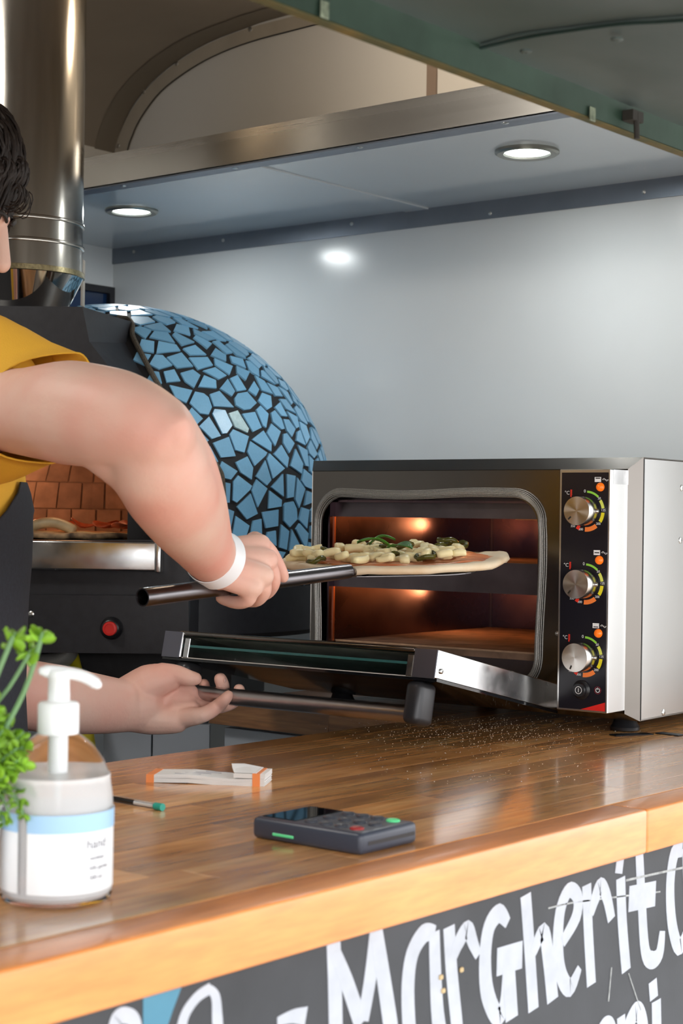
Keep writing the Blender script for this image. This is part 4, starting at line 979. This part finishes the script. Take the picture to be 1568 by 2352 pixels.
# ------------------------------------------------------------------ sanitiser bottle
bt = tag(empty('pump_bottle'), 'clear dome-shouldered sanitiser pump bottle with white and blue label', 'bottle')
bc = onz(128, 2062, ZC); BTF = Fr((bc.x, bc.y, ZC), BR, BF); br_ = .0508
zz = lambda py: W(128, py, (bc-EYE).dot(FW)).z-ZC
M_cl = mat('clear_pet', (.98, .985, .99), .03, trans=1., ior=1.08, spec=.8); M_pump = mat('white_pump_plastic', (.86, .87, .88), .3, sss=.02)
M_lab = mat('white_label', (.84, .86, .88), .45); M_labb = mat('blue_label_band', (.36, .58, .82), .45)
zn = zz(1684); zs_ = zz(1828)
prof_ = [(br_*.9, 0.0005), (br_*.97, .002), (br_, .006), (br_, zs_*.8), (br_*.99, zs_), (br_*.94, zs_+(zn-zs_)*.3), (br_*.82, zs_+(zn-zs_)*.58), (br_*.62, zs_+(zn-zs_)*.82), (br_*.40, zn-.001), (br_*.33, zn), (br_*.33, zn+.008)]
mlathe('bottle_body', M_cl, bt, BTF, prof_, 64, cap1=False)
inner = [(max(.001, r-.0016), h+(.002 if i == 0 else 0)) for i, (r, h) in enumerate(prof_)]
zl = zz(1775)
mlathe('gel', mat('clear_gel', (.99, .99, 1.0), .25, trans=.45, ior=1.06), bt, BTF, [(br_*.86, .004), (br_-.003, .008), (br_-.003, zl), (.0005, zl)], 48)
def wrap(name, m, z0, z1, a0, a1, r, off=0):
    bm = bmesh.new(); n = 40; v = [[bm.verts.new(BTF((r+dr)*math.cos(math.radians(a0+(a1-a0)*k/n)), (r+dr)*math.sin(math.radians(a0+(a1-a0)*k/n)), z)) for k in range(n+1)] for dr, z in ((0, z0), (.0004, z0), (.0004, z1), (0, z1))]
    for i in range(4):
        A, B = v[i], v[(i+1) % 4]
        for k in range(n): bm.faces.new((A[k], A[k+1], B[k+1], B[k]))
    return from_bm(name, bm, m, bt, True)
# label gap seam at px 75: angle where r cos a = (75-128)
ga = math.degrees(-math.acos(max(-1, (75-128)/131)))
wrap('label', M_lab, zz(2030), zz(1852), ga+3, ga+352, br_+.0002)
wrap('label_band', M_labb, zz(1893), zz(1852), ga+3, ga+352, br_+.0007)
def curved_text(body, size, zc, adeg):
    me = text_me(body, size, .0001, 'LEFT')
    for v in me.vertices:
        c = v.co.copy(); a = math.radians(adeg)+c.x/br_; v.co = BTF((br_+.0008+c.z)*math.cos(a), (br_+.0008+c.z)*math.sin(a), zc+c.y)
    link('label_print', me, mat('grey_print', (.12, .12, .16), .5) if 'grey_print' not in bpy.data.materials else bpy.data.materials['grey_print'], bt)
curved_text('hand', .0125, zz(1921), -50)
for k, s in enumerate(('sanitiser', 'kills germs', '500 ml')): curved_text(s, .0055, zz(1952+k*22), -46)
mlathe('collar', M_pump, bt, BTF, [(.001, zn), (.0185, zn), (.0188, zn+.002), (.0188, zz(1618)), (.017, zz(1612)), (.0105, zz(1610)), (.0100, zz(1606)), (.0100, zz(1590)), (.001, zz(1590))], 40)
mlathe('dip_tube', M_pump, bt, BTF, [(.0085, zz(1790)), (.0085, zn), (.001, zn)], 20)
mlathe('straw', M_pump, bt, BTF, [(.0028, .01), (.0028, zz(1790)), (.001, zz(1790))], 12)
hz = zz(1560)
mlathe('pump_stem', M_pump, bt, BTF, [(.0098, zz(1592)), (.0098, hz), (.011, hz+.002), (.0115, hz+.006), (.010, hz+.0085), (.0005, hz+.0092)], 32)
mtube('nozzle', M_pump, bt, smooth_path([BTF(-.014, -.004, hz+.0075), BTF(0, 0, hz+.0065), BTF(.016, 0, hz+.0045), BTF(.028, .001, hz+.000), BTF(.0345, .001, hz-.0045)], 4), [.0045]+[.0058]*5+[.0055]*10+[.0045], 14, sx=1.0, caps='round')
# ------------------------------------------------------------------ potted plant
pl = tag(empty('potted_plant'), 'small bright green leafy plant in a white pot at the left edge', 'plant')
pc = onz(-95, 2085, ZC); PF_ = Fr((pc.x, pc.y, ZC), BR, BF)
mlathe('pot', M_pump, pl, PF_, [(.026, 0), (.030, .002), (.036, .088), (.038, .090), (.036, .094), (.032, .094), (.031, .086), (.001, .086)], 40)
mlathe('soil', mat('dark_soil', (.03, .02, .012), .9), pl, PF_, [(.031, .080), (.031, .088), (.001, .089)], 24)
random.seed(19)
M_stem = mat('sage_stem', (.16, .30, .13), .5); M_leaf = mat('fresh_leaf', (.20, .40, .025), .42, var=.35, scale=60, rand=.25, sss=.0)
tp = (pc-EYE).dot(FW)
def sprig(pts, nleaf, s=1., tipbig=True):
    P = smooth_path(pts, 5); stm = mtube('stem', M_stem, pl, P, [.0013*s if nleaf > 10 else .0019*s]*(len(P)-1)+[.001*s], 6)
    bm = bmesh.new()
    for k in range(nleaf):
        i = int(((.35 if nleaf > 10 else .93)+(.65 if nleaf > 10 else .07)*k/max(1, nleaf-1))*(len(P)-1)); p = P[i]; d = V((random.gauss(0, 1), random.gauss(0, 1), random.gauss(.25, .8))).normalized()
        L_ = random.uniform(.009, .014)*s; wl = L_*.36; sd = d.cross(V((random.gauss(0, 1), random.gauss(0, 1), random.gauss(0, 1)))).normalized(); nn = d.cross(sd).normalized()
        rw_ = [(0, .15), (.3, .8), (.62, 1.), (.86, .75), (1., .12)]
        up_ = [[bm.verts.new(p+d*(L_*t)+sd*(wl*w_*kk)+nn*(dz+.0012*abs(kk)-.002*t*t)) for dz in (0, .0007) for kk in (-1, 0, 1)] for t, w_ in rw_]
        for A, B in zip(up_, up_[1:]):
            for a, b in ((0, 1), (1, 2), (2, 5), (5, 4), (4, 3), (3, 0)): bm.faces.new((A[a], A[b], B[b], B[a]))
        bm.faces.new((up_[-1][0], up_[-1][1], up_[-1][4], up_[-1][3])); bm.faces.new((up_[-1][1], up_[-1][2], up_[-1][5], up_[-1][4]))
    from_bm('leaf_cluster', bm, M_leaf, stm, 'full')
base = lambda: PF_(random.uniform(-.015, .015), random.uniform(-.015, .015), .086)
tips = [(30, 1448, 0, 7), (100, 1450, -.01, 8), (62, 1495, .02, 6), (20, 1500, -.02, 8)]
sprig([base(), W(-30, 1750, tp), W(55, 1590, tp), W(98, 1452, tp-.01)], 9, 1.25)
sprig([base(), W(-60, 1700, tp), W(-10, 1560, tp), W(34, 1452, tp)], 9, 1.25)
sprig([base(), W(-70, 1700, tp+.02), W(20, 1580, tp+.02), W(72, 1492, tp+.02)], 8, 1.)
for k in range(115):
    a = random.uniform(0, 2*PI); rr = .060*math.sqrt(random.random()); hh = random.uniform(.045, .115)
    x, y = rr*math.cos(a)*.95+.006, rr*math.sin(a)*.9
    zt = .092+(hh)*(1-.55*(rr/.06)**2)
    sprig([base(), PF_(x*.45, y*.45, .088+(zt-.088)*.55), PF_(x, y, zt)], random.randint(18, 26), random.uniform(.85, 1.05))
for x, y, z in ((.058, -.01, .055), (.062, .0, .04), (.050, -.02, .048), (.066, .01, .066), (.045, -.035, .05)): sprig([base(), PF_(x*.7, y*.7, .105), PF_(x, y, z+.03)], 12, .8)
# ------------------------------------------------------------------ person
man = tag(empty('person'), 'person in a yellow t-shirt and black apron sliding a pizza into the oven', 'person')
M_skin = mat('skin', (.78, .52, .42), .48, sss=.06, color2=(.76, .37, .29), scale=8, contrast=(.30, .66), bump=.22, bscale=130, spec=.35)
M_shirt = mat('yellow_cotton', (.80, .43, .035), .85, var=.05, scale=12, bump=.25, bscale=500)
M_apron = mat('black_apron_cloth', (.022, .025, .034), .85, var=.15, scale=200, bump=.2, bscale=700)
PXM = lambda px, t: px*t/_f
bm = bmesh.new()
def limb(pts, n=20, bmx=None):      # pts (px,py,t,r_px) -> tapered round chain
    P = [W(a, b, t) for a, b, t, r in pts]; R_ = [PXM(r, t) for a, b, t, r in pts]
    Q = smooth_path(P, 4); RR = []
    for i in range(len(Q)):
        k = min(i//4, len(R_)-2); f = i/4-k; RR.append(R_[k]*(1-f)+R_[k+1]*f)
    tube(bmx or bm, Q, RR, n, caps='round')
def caps(a, b, ra, rb, n=16, bmx=None, sx=1.): tube(bmx or bm, [a, a.lerp(b, .5), b], [ra, (ra+rb)/2, rb], n, caps='round', sx=sx)
def ell(c, fr, rx, ry, rz, n=20, bmx=None):
    b = bmx or bm; rings = []
    for i in range(1, n//2):
        q = -PI/2+PI*i/(n//2); rings.append([b.verts.new(c+fr.X*rx*math.cos(q)*math.cos(2*PI*k/n)+fr.Y*ry*math.cos(q)*math.sin(2*PI*k/n)+fr.Z*rz*math.sin(q)) for k in range(n)])
    t, bo = b.verts.new(c+fr.Z*rz), b.verts.new(c-fr.Z*rz)
    for A, B in zip(rings, rings[1:]):
        for k in range(n): b.faces.new((A[k], A[(k+1) % n], B[(k+1) % n], B[k]))
    for k in range(n): b.faces.new((rings[0][(k+1) % n], rings[0][k], bo)); b.faces.new((rings[-1][k], rings[-1][(k+1) % n], t))
# right arm
limb([(-40, 935, 2.27, 88), (60, 946, 2.20, 102), (160, 948, 2.13, 122), (270, 965, 2.07, 118), (352, 990, 2.04, 96), (372, 1008, 2.05, 84)])
limb([(345, 1000, 2.05, 98), (362, 1062, 2.08, 116), (392, 1125, 2.13, 110), (425, 1185, 2.20, 94), (458, 1240, 2.28, 74), (487, 1283, 2.35, 60), (503, 1300, 2.37, 57)])
limb([(395, 985, 2.02, 52), (402, 1000, 2.02, 40)], 14)
limb([(250, 1010, 2.09, 85), (320, 1060, 2.09, 88), (360, 1100, 2.12, 80)], 16)
limb([(400, 960, 2.06, 40), (450, 1060, 2.12, 46), (480, 1150, 2.2, 42), (500, 1230, 2.3, 34)], 14)
# right hand: palm block over the tube
axis_t = lambda px: 2.27+(px-328)/(800-328)*.35
for a, b in (((505, 1275, 2.385, 40), (596, 1252, 2.42, 27)), ((508, 1290, 2.37, 42), (612, 1286, 2.40, 28)), ((505, 1302, 2.36, 42), (602, 1322, 2.375, 28)), ((500, 1315, 2.36, 36), (578, 1348, 2.365, 27))): limb([a, b], 14)
limb([(585, 1243, 2.43, 24), (612, 1262, 2.44, 21), (632, 1290, 2.455, 18.5), (646, 1316, 2.465, 16), (650, 1325, 2.468, 14.5)], 12)     # index
limb([(600, 1285, 2.405, 26), (622, 1312, 2.41, 20), (626, 1340, 2.42, 18), (612, 1362, 2.45, 16), (596, 1366, 2.48, 14)], 12)   # middle
limb([(592, 1320, 2.38, 25), (606, 1352, 2.385, 19), (592, 1376, 2.405, 17), (570, 1380, 2.44, 15), (556, 1374, 2.465, 13)], 12)  # ring
limb([(568, 1346, 2.365, 24), (572, 1374, 2.37, 18), (548, 1384, 2.385, 16), (520, 1379, 2.405, 14), (506, 1374, 2.415, 12)], 12)  # little
limb([(525, 1272, 2.41, 28), (552, 1292, 2.46, 20), (582, 1318, 2.485, 16), (606, 1330, 2.487, 14)], 12)       # thumb behind the tube
# left arm from behind the torso
limb([(-110, 1130, 2.52, 80), (-100, 1280, 2.56, 78), (-75, 1450, 2.60, 72), (-40, 1570, 2.63, 68)])
limb([(-40, 1575, 2.63, 70), (40, 1592, 2.67, 82), (130, 1606, 2.72, 80), (220, 1617, 2.78, 70), (290, 1622, 2.82, 60), (320, 1620, 2.83, 58)])
RODP = lambda px: ROD0.lerp(ROD1, 0) # placeholder
def rod_t(px):      # depth of the handle bar at an image column
    best = min((abs(pix(ROD0.lerp(ROD1, k/60))[0]-px), k) for k in range(61))[1]; return pix(ROD0.lerp(ROD1, best/60))
tr = lambda px: rod_t(px)[2]
L0 = 2.84
limb([(300, 1600, L0, 52), (345, 1570, L0-.01, 46), (385, 1558, L0-.01, 33)], 16)            # thenar
limb([(300, 1640, L0-.01, 42), (350, 1650, L0-.01, 38), (405, 1655, L0-.01, 30)], 16)          # hypothenar
limb([(310, 1615, L0+.01, 52), (370, 1612, L0+.015, 46), (420, 1610, L0+.015, 34)], 16)
limb([(390, 1590, L0+.02, 34), (430, 1592, L0+.02, 26)], 14); limb([(400, 1635, L0+.0, 34), (438, 1632, L0+.0, 25)], 14)
limb([(372, 1548, L0-.01, 27), (402, 1548, L0-.015, 22), (432, 1557, L0-.02, 19.5), (448, 1559, L0-.02, 16)], 14)   # thumb
rb = tr(470)
limb([(425, 1590, L0+.03, 22), (455, 1606, rb+.025, 17), (468, 1592, rb+.035, 15), (468, 1572, rb+.03, 14)], 12)          # index
limb([(432, 1606, L0+.02, 22), (475, 1618, tr(475)+.008, 17), (505, 1605, tr(505)+.022, 16), (512, 1580, tr(510)+.024, 16), (506, 1560, tr(508)+.018, 15.5)], 12)     # middle
limb([(436, 1625, L0+.01, 23), (482, 1626, tr(482)-.004, 17), (525, 1618, tr(525)+.006, 15.5), (548, 1600, tr(548)+.02, 14.5), (549, 1584, tr(548)+.020, 14)], 12)   # ring
limb([(425, 1648, L0-.015, 25), (465, 1642, L0-.03, 19), (497, 1624, tr(500)-.024, 17), (517, 1606, tr(518)-.026, 14.5), (524, 1597, tr(520)-.024, 12.5)], 12)  # little
# torso core, neck
TC = lambda py, px=-145, t=2.38: W(px, py, t)
limb([(-110, 960, 2.38, 110), (-135, 1150, 2.40, 150), (-150, 1400, 2.38, 150), (-150, 1700, 2.36, 150)], 20)
limb([(-40, 930, 2.27, 95), (-90, 1010, 2.40, 110), (-110, 1120, 2.50, 90)], 16)
hc = W(-139, 478, 2.33); th = math.radians(24)
hX = (bR*math.cos(th)-V((0, 0, 1))*math.sin(th)).normalized(); hY = bF; hZ = (V((0, 0, 1))*math.cos(th)+bR*math.sin(th)).normalized(); HF = Fr(hc, hX, hY, hZ)
caps(W(-105, 930, 2.37), HF(-.025, 0, -.05), .062, .055)
ell(HF(-.008, 0, .02), HF, .098, .078, .100); ell(HF(.030, 0, -.045), HF, .062, .060, .075)
caps(HF(.045, -.025, -.098), HF(.045, .025, -.098), .026, .026); ell(HF(.066, 0, -.105), HF, .024, .022, .018)   # jaw, chin
for s in (-1, 1):
    caps(HF(-.02, s*.060, -.055), HF(.04, s*.035, -.095), .022, .022)
    caps(HF(.082, s*.012, .022), HF(.070, s*.042, .020), .012, .010); ell(HF(.062, s*.042, -.03), HF, .022, .020, .022)
    ell(HF(-.012, s*.080, -.012), HF, .018, .009, .031)
    ell(HF(.0905, s*.012, -.040), HF, .011, .009, .009, 12)
caps(HF(.088, 0, .012), HF(.112, 0, -.034), .010, .0125, 12)
caps(HF(.083, -.016, -.070), HF(.083, .016, -.070), .0085, .0085, 12); caps(HF(.080, -.014, -.082), HF(.080, .014, -.082), .009, .009, 12)
handc = [(W(575, 1315, 2.40), .085), (W(450, 1600, 2.84), .105), (hc, .15)]
body = remesh('body', bm, .0029, 3, M_skin, man, None, .5, extra=(26, lambda c: min([1]+[max(0, min(1, ((c-q).length-r)/.03)) for q, r in handc])))
# eyes, brows, hair
M_hair = mat('dark_brown_hair', (.018, .011, .008), .58, var=.4, scale=90)
for s in (-1, 1):
    bm = bmesh.new(); ell(HF(.072, s*.032, .002), HF, .0125, .0125, .0125, 16, bm); e_ = from_bm('eye', bm, mat('eye_white', (.7, .68, .65), .2) if 'eye_white' not in bpy.data.materials else bpy.data.materials['eye_white'], man, 'full')
    bm = bmesh.new(); ell(HF(.0815, s*.033, -.001), HF, .004, .006, .006, 12); from_bm('iris', bm, M_hair, e_, 'full')
    mtube('eyebrow', M_hair, man, smooth_path([HF(.097, s*.014, .022), HF(.093, s*.032, .028), HF(.074, s*.055, .022)], 4), [.004]*8+[.002], 8, sx=.7, caps='round')
bm = bmesh.new()
ell(HF(-.022, 0, .045), HF, .104, .088, .098); ell(HF(-.055, 0, .0), HF, .070, .080, .085)
for k in range(9): a = (k-4)*.017; caps(HF(.01, a, .108-abs(a)*.3), HF(.074-abs(a)*.4, a, .082-abs(a)*.2), .026, .020)
random.seed(12)
hair = remesh('hair', bm, .0025, 8, M_hair, man, None, .5)
bm = bmesh.new()
for k in range(900):
    x, y = random.uniform(-.12, .085), random.uniform(-.088, .088); L_ = random.uniform(.04, .075); off = random.uniform(.004, .020); w_ = random.gauss(0, .25); pt = []
    if (x+.022)**2/.0108+y*y/.0077 > .98: continue
    for q in range(7):
        t = q/6; xx = x+L_*t; yy = y+w_*L_*t*t; r2 = (xx+.022)**2/.0122+yy*yy/.0086
        if r2 < .93: z = .045+.106*math.sqrt(1-r2)*(1 if x < 0 else 1.02)+.010*max(0, xx)*5*(1-r2)
        else: z = pt[-1][2]-.013*(1+.3*q/6)+.0; xx = pt[-1][0]+.002
        pt.append((xx, yy, z))
    if len({round(p[2], 5) for p in pt}) < 3: continue
    tube(bm, [HF(a_, b_, c_+off*(.4+.6*math.sin(PI*i/6))) for i, (a_, b_, c_) in enumerate(pt)], [.0018, .0026, .0028, .0026, .0022, .0016, .0005], 5)
for k in range(70):
    y = random.uniform(-.070, .055); x0 = .084-abs(y)*.45; z0 = .098-abs(y)*.35+random.uniform(-.01, .014); r = random.uniform(.006, .014)
    tube(bm, [HF(x0+r*math.sin(q*.42)*1.1, y+.002*q*random.uniform(-.4, .4), z0+.006*math.sin(q*.5)-r*1.5*(1-math.cos(q*.42))) for q in range(8)], [.0028]*4+[.0024, .0018, .0012, .0004], 5)
from_bm('hair_strands', bm, M_hair, hair, 'full')
bm = bmesh.new()
for k in range(22):
    y = random.uniform(-.06, .01); p = HF(.098, y, .072); r = random.uniform(.008, .015); a0 = random.uniform(-.4, .4)
    tube(bm, [p+HF.X*(r*math.sin(q*.5+a0)+.002)-HF.Z*(r*1.4*(1-math.cos(q*.5)))+HF.Y*.0015*q for q in range(8)], [.0008]*7+[.0003], 5)
from_bm('curl', bm, M_hair, hair, 'full')
# t-shirt
bm = bmesh.new()
def ring_loft(rows, bmx, n=36, thick=0):
    rs = []
    for c, X_, Y_, rx, ry in rows: rs.append([bmx.verts.new(c+X_*rx*math.cos(2*PI*k/n)+Y_*ry*math.sin(2*PI*k/n)) for k in range(n)])
    for A, B in zip(rs, rs[1:]):
        for k in range(n): bmx.faces.new((A[k], A[(k+1) % n], B[(k+1) % n], B[k]))
    return rs
UPV = V((0, 0, 1))
rows = [(-165, 1900, 2.42, .118, .18), (-155, 1600, 2.41, .112, .175), (-148, 1400, 2.39, .112, .172), (-143, 1250, 2.40, .116, .175), (-132, 1120, 2.40, .112, .175), (-118, 1020, 2.40, .098, .170), (-105, 930, 2.39, .080, .140), (-105, 860, 2.38, .066, .085), (-108, 800, 2.37, .060, .062)]
rs = ring_loft([(W(a, b, t), bR, bF, rx, ry) for a, b, t, rx, ry in rows], bm); bm.faces.new(rs[0]); bm.faces.new(rs[-1])
def cone(a, b, ra, rb, n=24): tube(bm, [a, a.lerp(b, .5), b], [ra, (ra+rb)/2, rb], n, caps='round')
cone(W(-110, 900, 2.37), W(-35, 905, 2.28), .085, .080)
cone(W(-108, 1000, 2.44), W(-112, 1130, 2.52), .085, .066); cone(W(-112, 1130, 2.52), W(-100, 1270, 2.56), .064, .060)
shirt = remesh('tshirt', bm, .006, 5, M_shirt, man, None, .5)
# right sleeve: an open cuff around the upper arm
bm = bmesh.new()
sl = [((-60, 905, 2.30), 1.0, .088), ((10, 925, 2.245, ), .5, .090), ((70, 938, 2.205), .2, .0855), ((108, 938, 2.19), 0, .084)]
ctr = [W(*c[0]) for c in sl]
hemA = W(172, 812, 2.235); hemB = W(110, 1066, 2.22); hc_ = (hemA+hemB)/2; u1 = (hemA-hemB)/2
ax = (W(270, 965, 2.07)-W(60, 942, 2.20)).normalized(); 
near = (-(RT)*.55-FW*.83); near = (near-u1.normalized()*near.dot(u1.normalized())).normalized()
rows_ = []; n = 48
for i in range(8):
    t = i/7; c = W(-70, 915, 2.31).lerp(hc_, t); k_ = .95+.05*t
    uu = (V((0, 0, 1))*(1-t)*.130+u1*t); vv = near*(.075*(1-t))+(-RT*.102-FW*.050)*t
    fold = [1+.018*math.sin(3*2*PI*k/n+i)+.012*math.sin(7*2*PI*k/n+i*1.3)*t for k in range(n)]
    rows_.append([c+uu*math.cos(2*PI*k/n)*fold[k]+vv*math.sin(2*PI*k/n)*fold[k]*(1 if math.sin(2*PI*k/n) > 0 else 1-.62*t) for k in range(n)])
rows_.append([q+(q-hc_)*.015+ax*.0015 for q in rows_[-1]])
V0 = [[bm.verts.new(q) for q in r] for r in rows_]; c_ = hc_
inn_ = [[bm.verts.new(hc_.lerp(q, .968)-ax*.001) for q in rows_[-1]], [bm.verts.new(rows_[4][k]+(rows_[4][(k+n//2) % n]-rows_[4][k])*.03) for k in range(n)]]
seq = V0+inn_
for A, B in zip(seq, seq[1:]):
    for k in range(n): bm.faces.new((A[k], A[(k+1) % n], B[(k+1) % n], B[k]))
from_bm('sleeve', bm, M_shirt, shirt, 'full')
# apron
bm = bmesh.new(); V1 = []
ap = [(1105, 5, .006), (1130, 10, .007), (1170, 22, .008), (1230, 40, .008), (1290, 60, .009), (1400, 84, .010), (1600, 95, .012), (1800, 98, .016), (2000, 100, .018), (2300, 100, .020), (2700, 98, .022)]
def torso_at(py):
    for (a, b, t, rx, ry), (a2, b2, t2, rx2, ry2) in zip(rows, rows[1:]):
        if b2 <= py <= b: f = (py-b2)/(b-b2); return W(a2+(a-a2)*f, py, t2+(t-t2)*f), rx2+(rx-rx2)*f, ry2+(ry-ry2)*f
    return W(-165, 1900, 2.42)+V((0, 0, W(-165, py, 2.42).z-W(-165, 1900, 2.42).z)), .118, .18
for py, A_, off in ap:
    c, rx, ry = torso_at(py)
    ring = []
    for lay_ in (0, .0025):
        for k in range(25):
            a = math.radians(-A_+2*A_*k/24); w_ = off+lay_+.002*math.sin(a*6+py*.01)
            ring.append(bm.verts.new(c+bR*(rx+w_)*math.cos(a)+bF*(ry+w_)*math.sin(a)))
    V1.append(ring)
for A, B in zip(V1, V1[1:]):
    for k in range(24): bm.faces.new((A[k], A[k+1], B[k+1], B[k])); bm.faces.new((A[25+k], A[26+k], B[26+k], B[25+k]))
    for k in (0, 24): bm.faces.new((A[k], A[25+k], B[25+k], B[k]))
for R_ in (V1[0], V1[-1]):
    for k in range(24): bm.faces.new((R_[k], R_[k+1], R_[26+k], R_[25+k]))
from_bm('apron', bm, M_apron, man, 'full')
# trousers and shoes
bm = bmesh.new(); M_tr = mat('dark_trousers', (.03, .035, .05), .85)
hp = W(-172, 1800, 2.44); 
for s in (-1, 1):
    f = V((hp.x, hp.y, 0))+bF*s*.10
    tube(bm, [V((f.x, f.y, .93)), V((f.x, f.y, .72)), V((f.x, f.y, .45)), V((f.x, f.y, .09))], [.115, .095, .075, .062], 20)
tube(bm, [V((hp.x, hp.y, .82)), V((hp.x, hp.y, .97))], [.12, .11], 24, sx=1.0)
remesh('trousers', bm, .008, 5, M_tr, man)
for s in (-1, 1):
    f = V((hp.x, hp.y, 0))+bF*s*.10
    mbox('shoe', M_gloss, man, Fr(f, bR, bF), -.08, .19, -.045, .045, 0.0, .085, bev=.03, seg=4)
# wristband
wc = W(492, 1281, 2.352); wa = (W(503, 1300, 2.39)-W(450, 1230, 2.27)).normalized(); wu, wv = perp(wa)
bm = bmesh.new()
tl = (RT*.55+UP*.2); wa2 = (wa+RT*.25).normalized(); wu, wv = perp(wa2)
wf_ = Fr(wc, wu, wv, wa2)
lathe(bm, wf_, [(.0390, -.0125), (.0400, -.0123), (.0425, .0123), (.0418, .0125), (.0405, .012)], 56, cap0=False, cap1=False)
wb = from_bm('wristband', bm, mat('white_wristband', (.86, .87, .89), .3), man, True, 'white paper wristband')
# nails
M_nail = mat('nail', (.80, .52, .44), .22)
def nail(px, py, t, nx, r=.0052):
    c = W(px, py, t); u, v = perp(nx); bm = bmesh.new(); f = Fr(c, u, v, nx); ell(c, f, r, r*.8, .0012, 12, bm); from_bm('nail', bm, M_nail, man, 'full')
nail(653, 1318, 2.460, (RT*.9-FW*.4).normalized(), .0045)
nail(517, 1563, tr(508)+.010, (RT*.9-FW*.3).normalized(), .0045)
# ------------------------------------------------------------------ put every empty at the base of its thing
bpy.context.view_layer.update()
for o in [x for x in COL.objects if x.parent is None and x.type == 'EMPTY' and x.children]:
    if o.location.length > 1e-6: continue
    lo = V((1e9,)*3); hi = V((-1e9,)*3)
    for c in o.children_recursive:
        if c.type != 'MESH': continue
        for q in c.bound_box:
            for i in range(3): lo[i] = min(lo[i], q[i]); hi[i] = max(hi[i], q[i])
    o.location = ((lo.x+hi.x)/2, (lo.y+hi.y)/2, lo.z)
    inv = Matrix.Translation(-o.location)
    for c in o.children: c.matrix_parent_inverse = inv
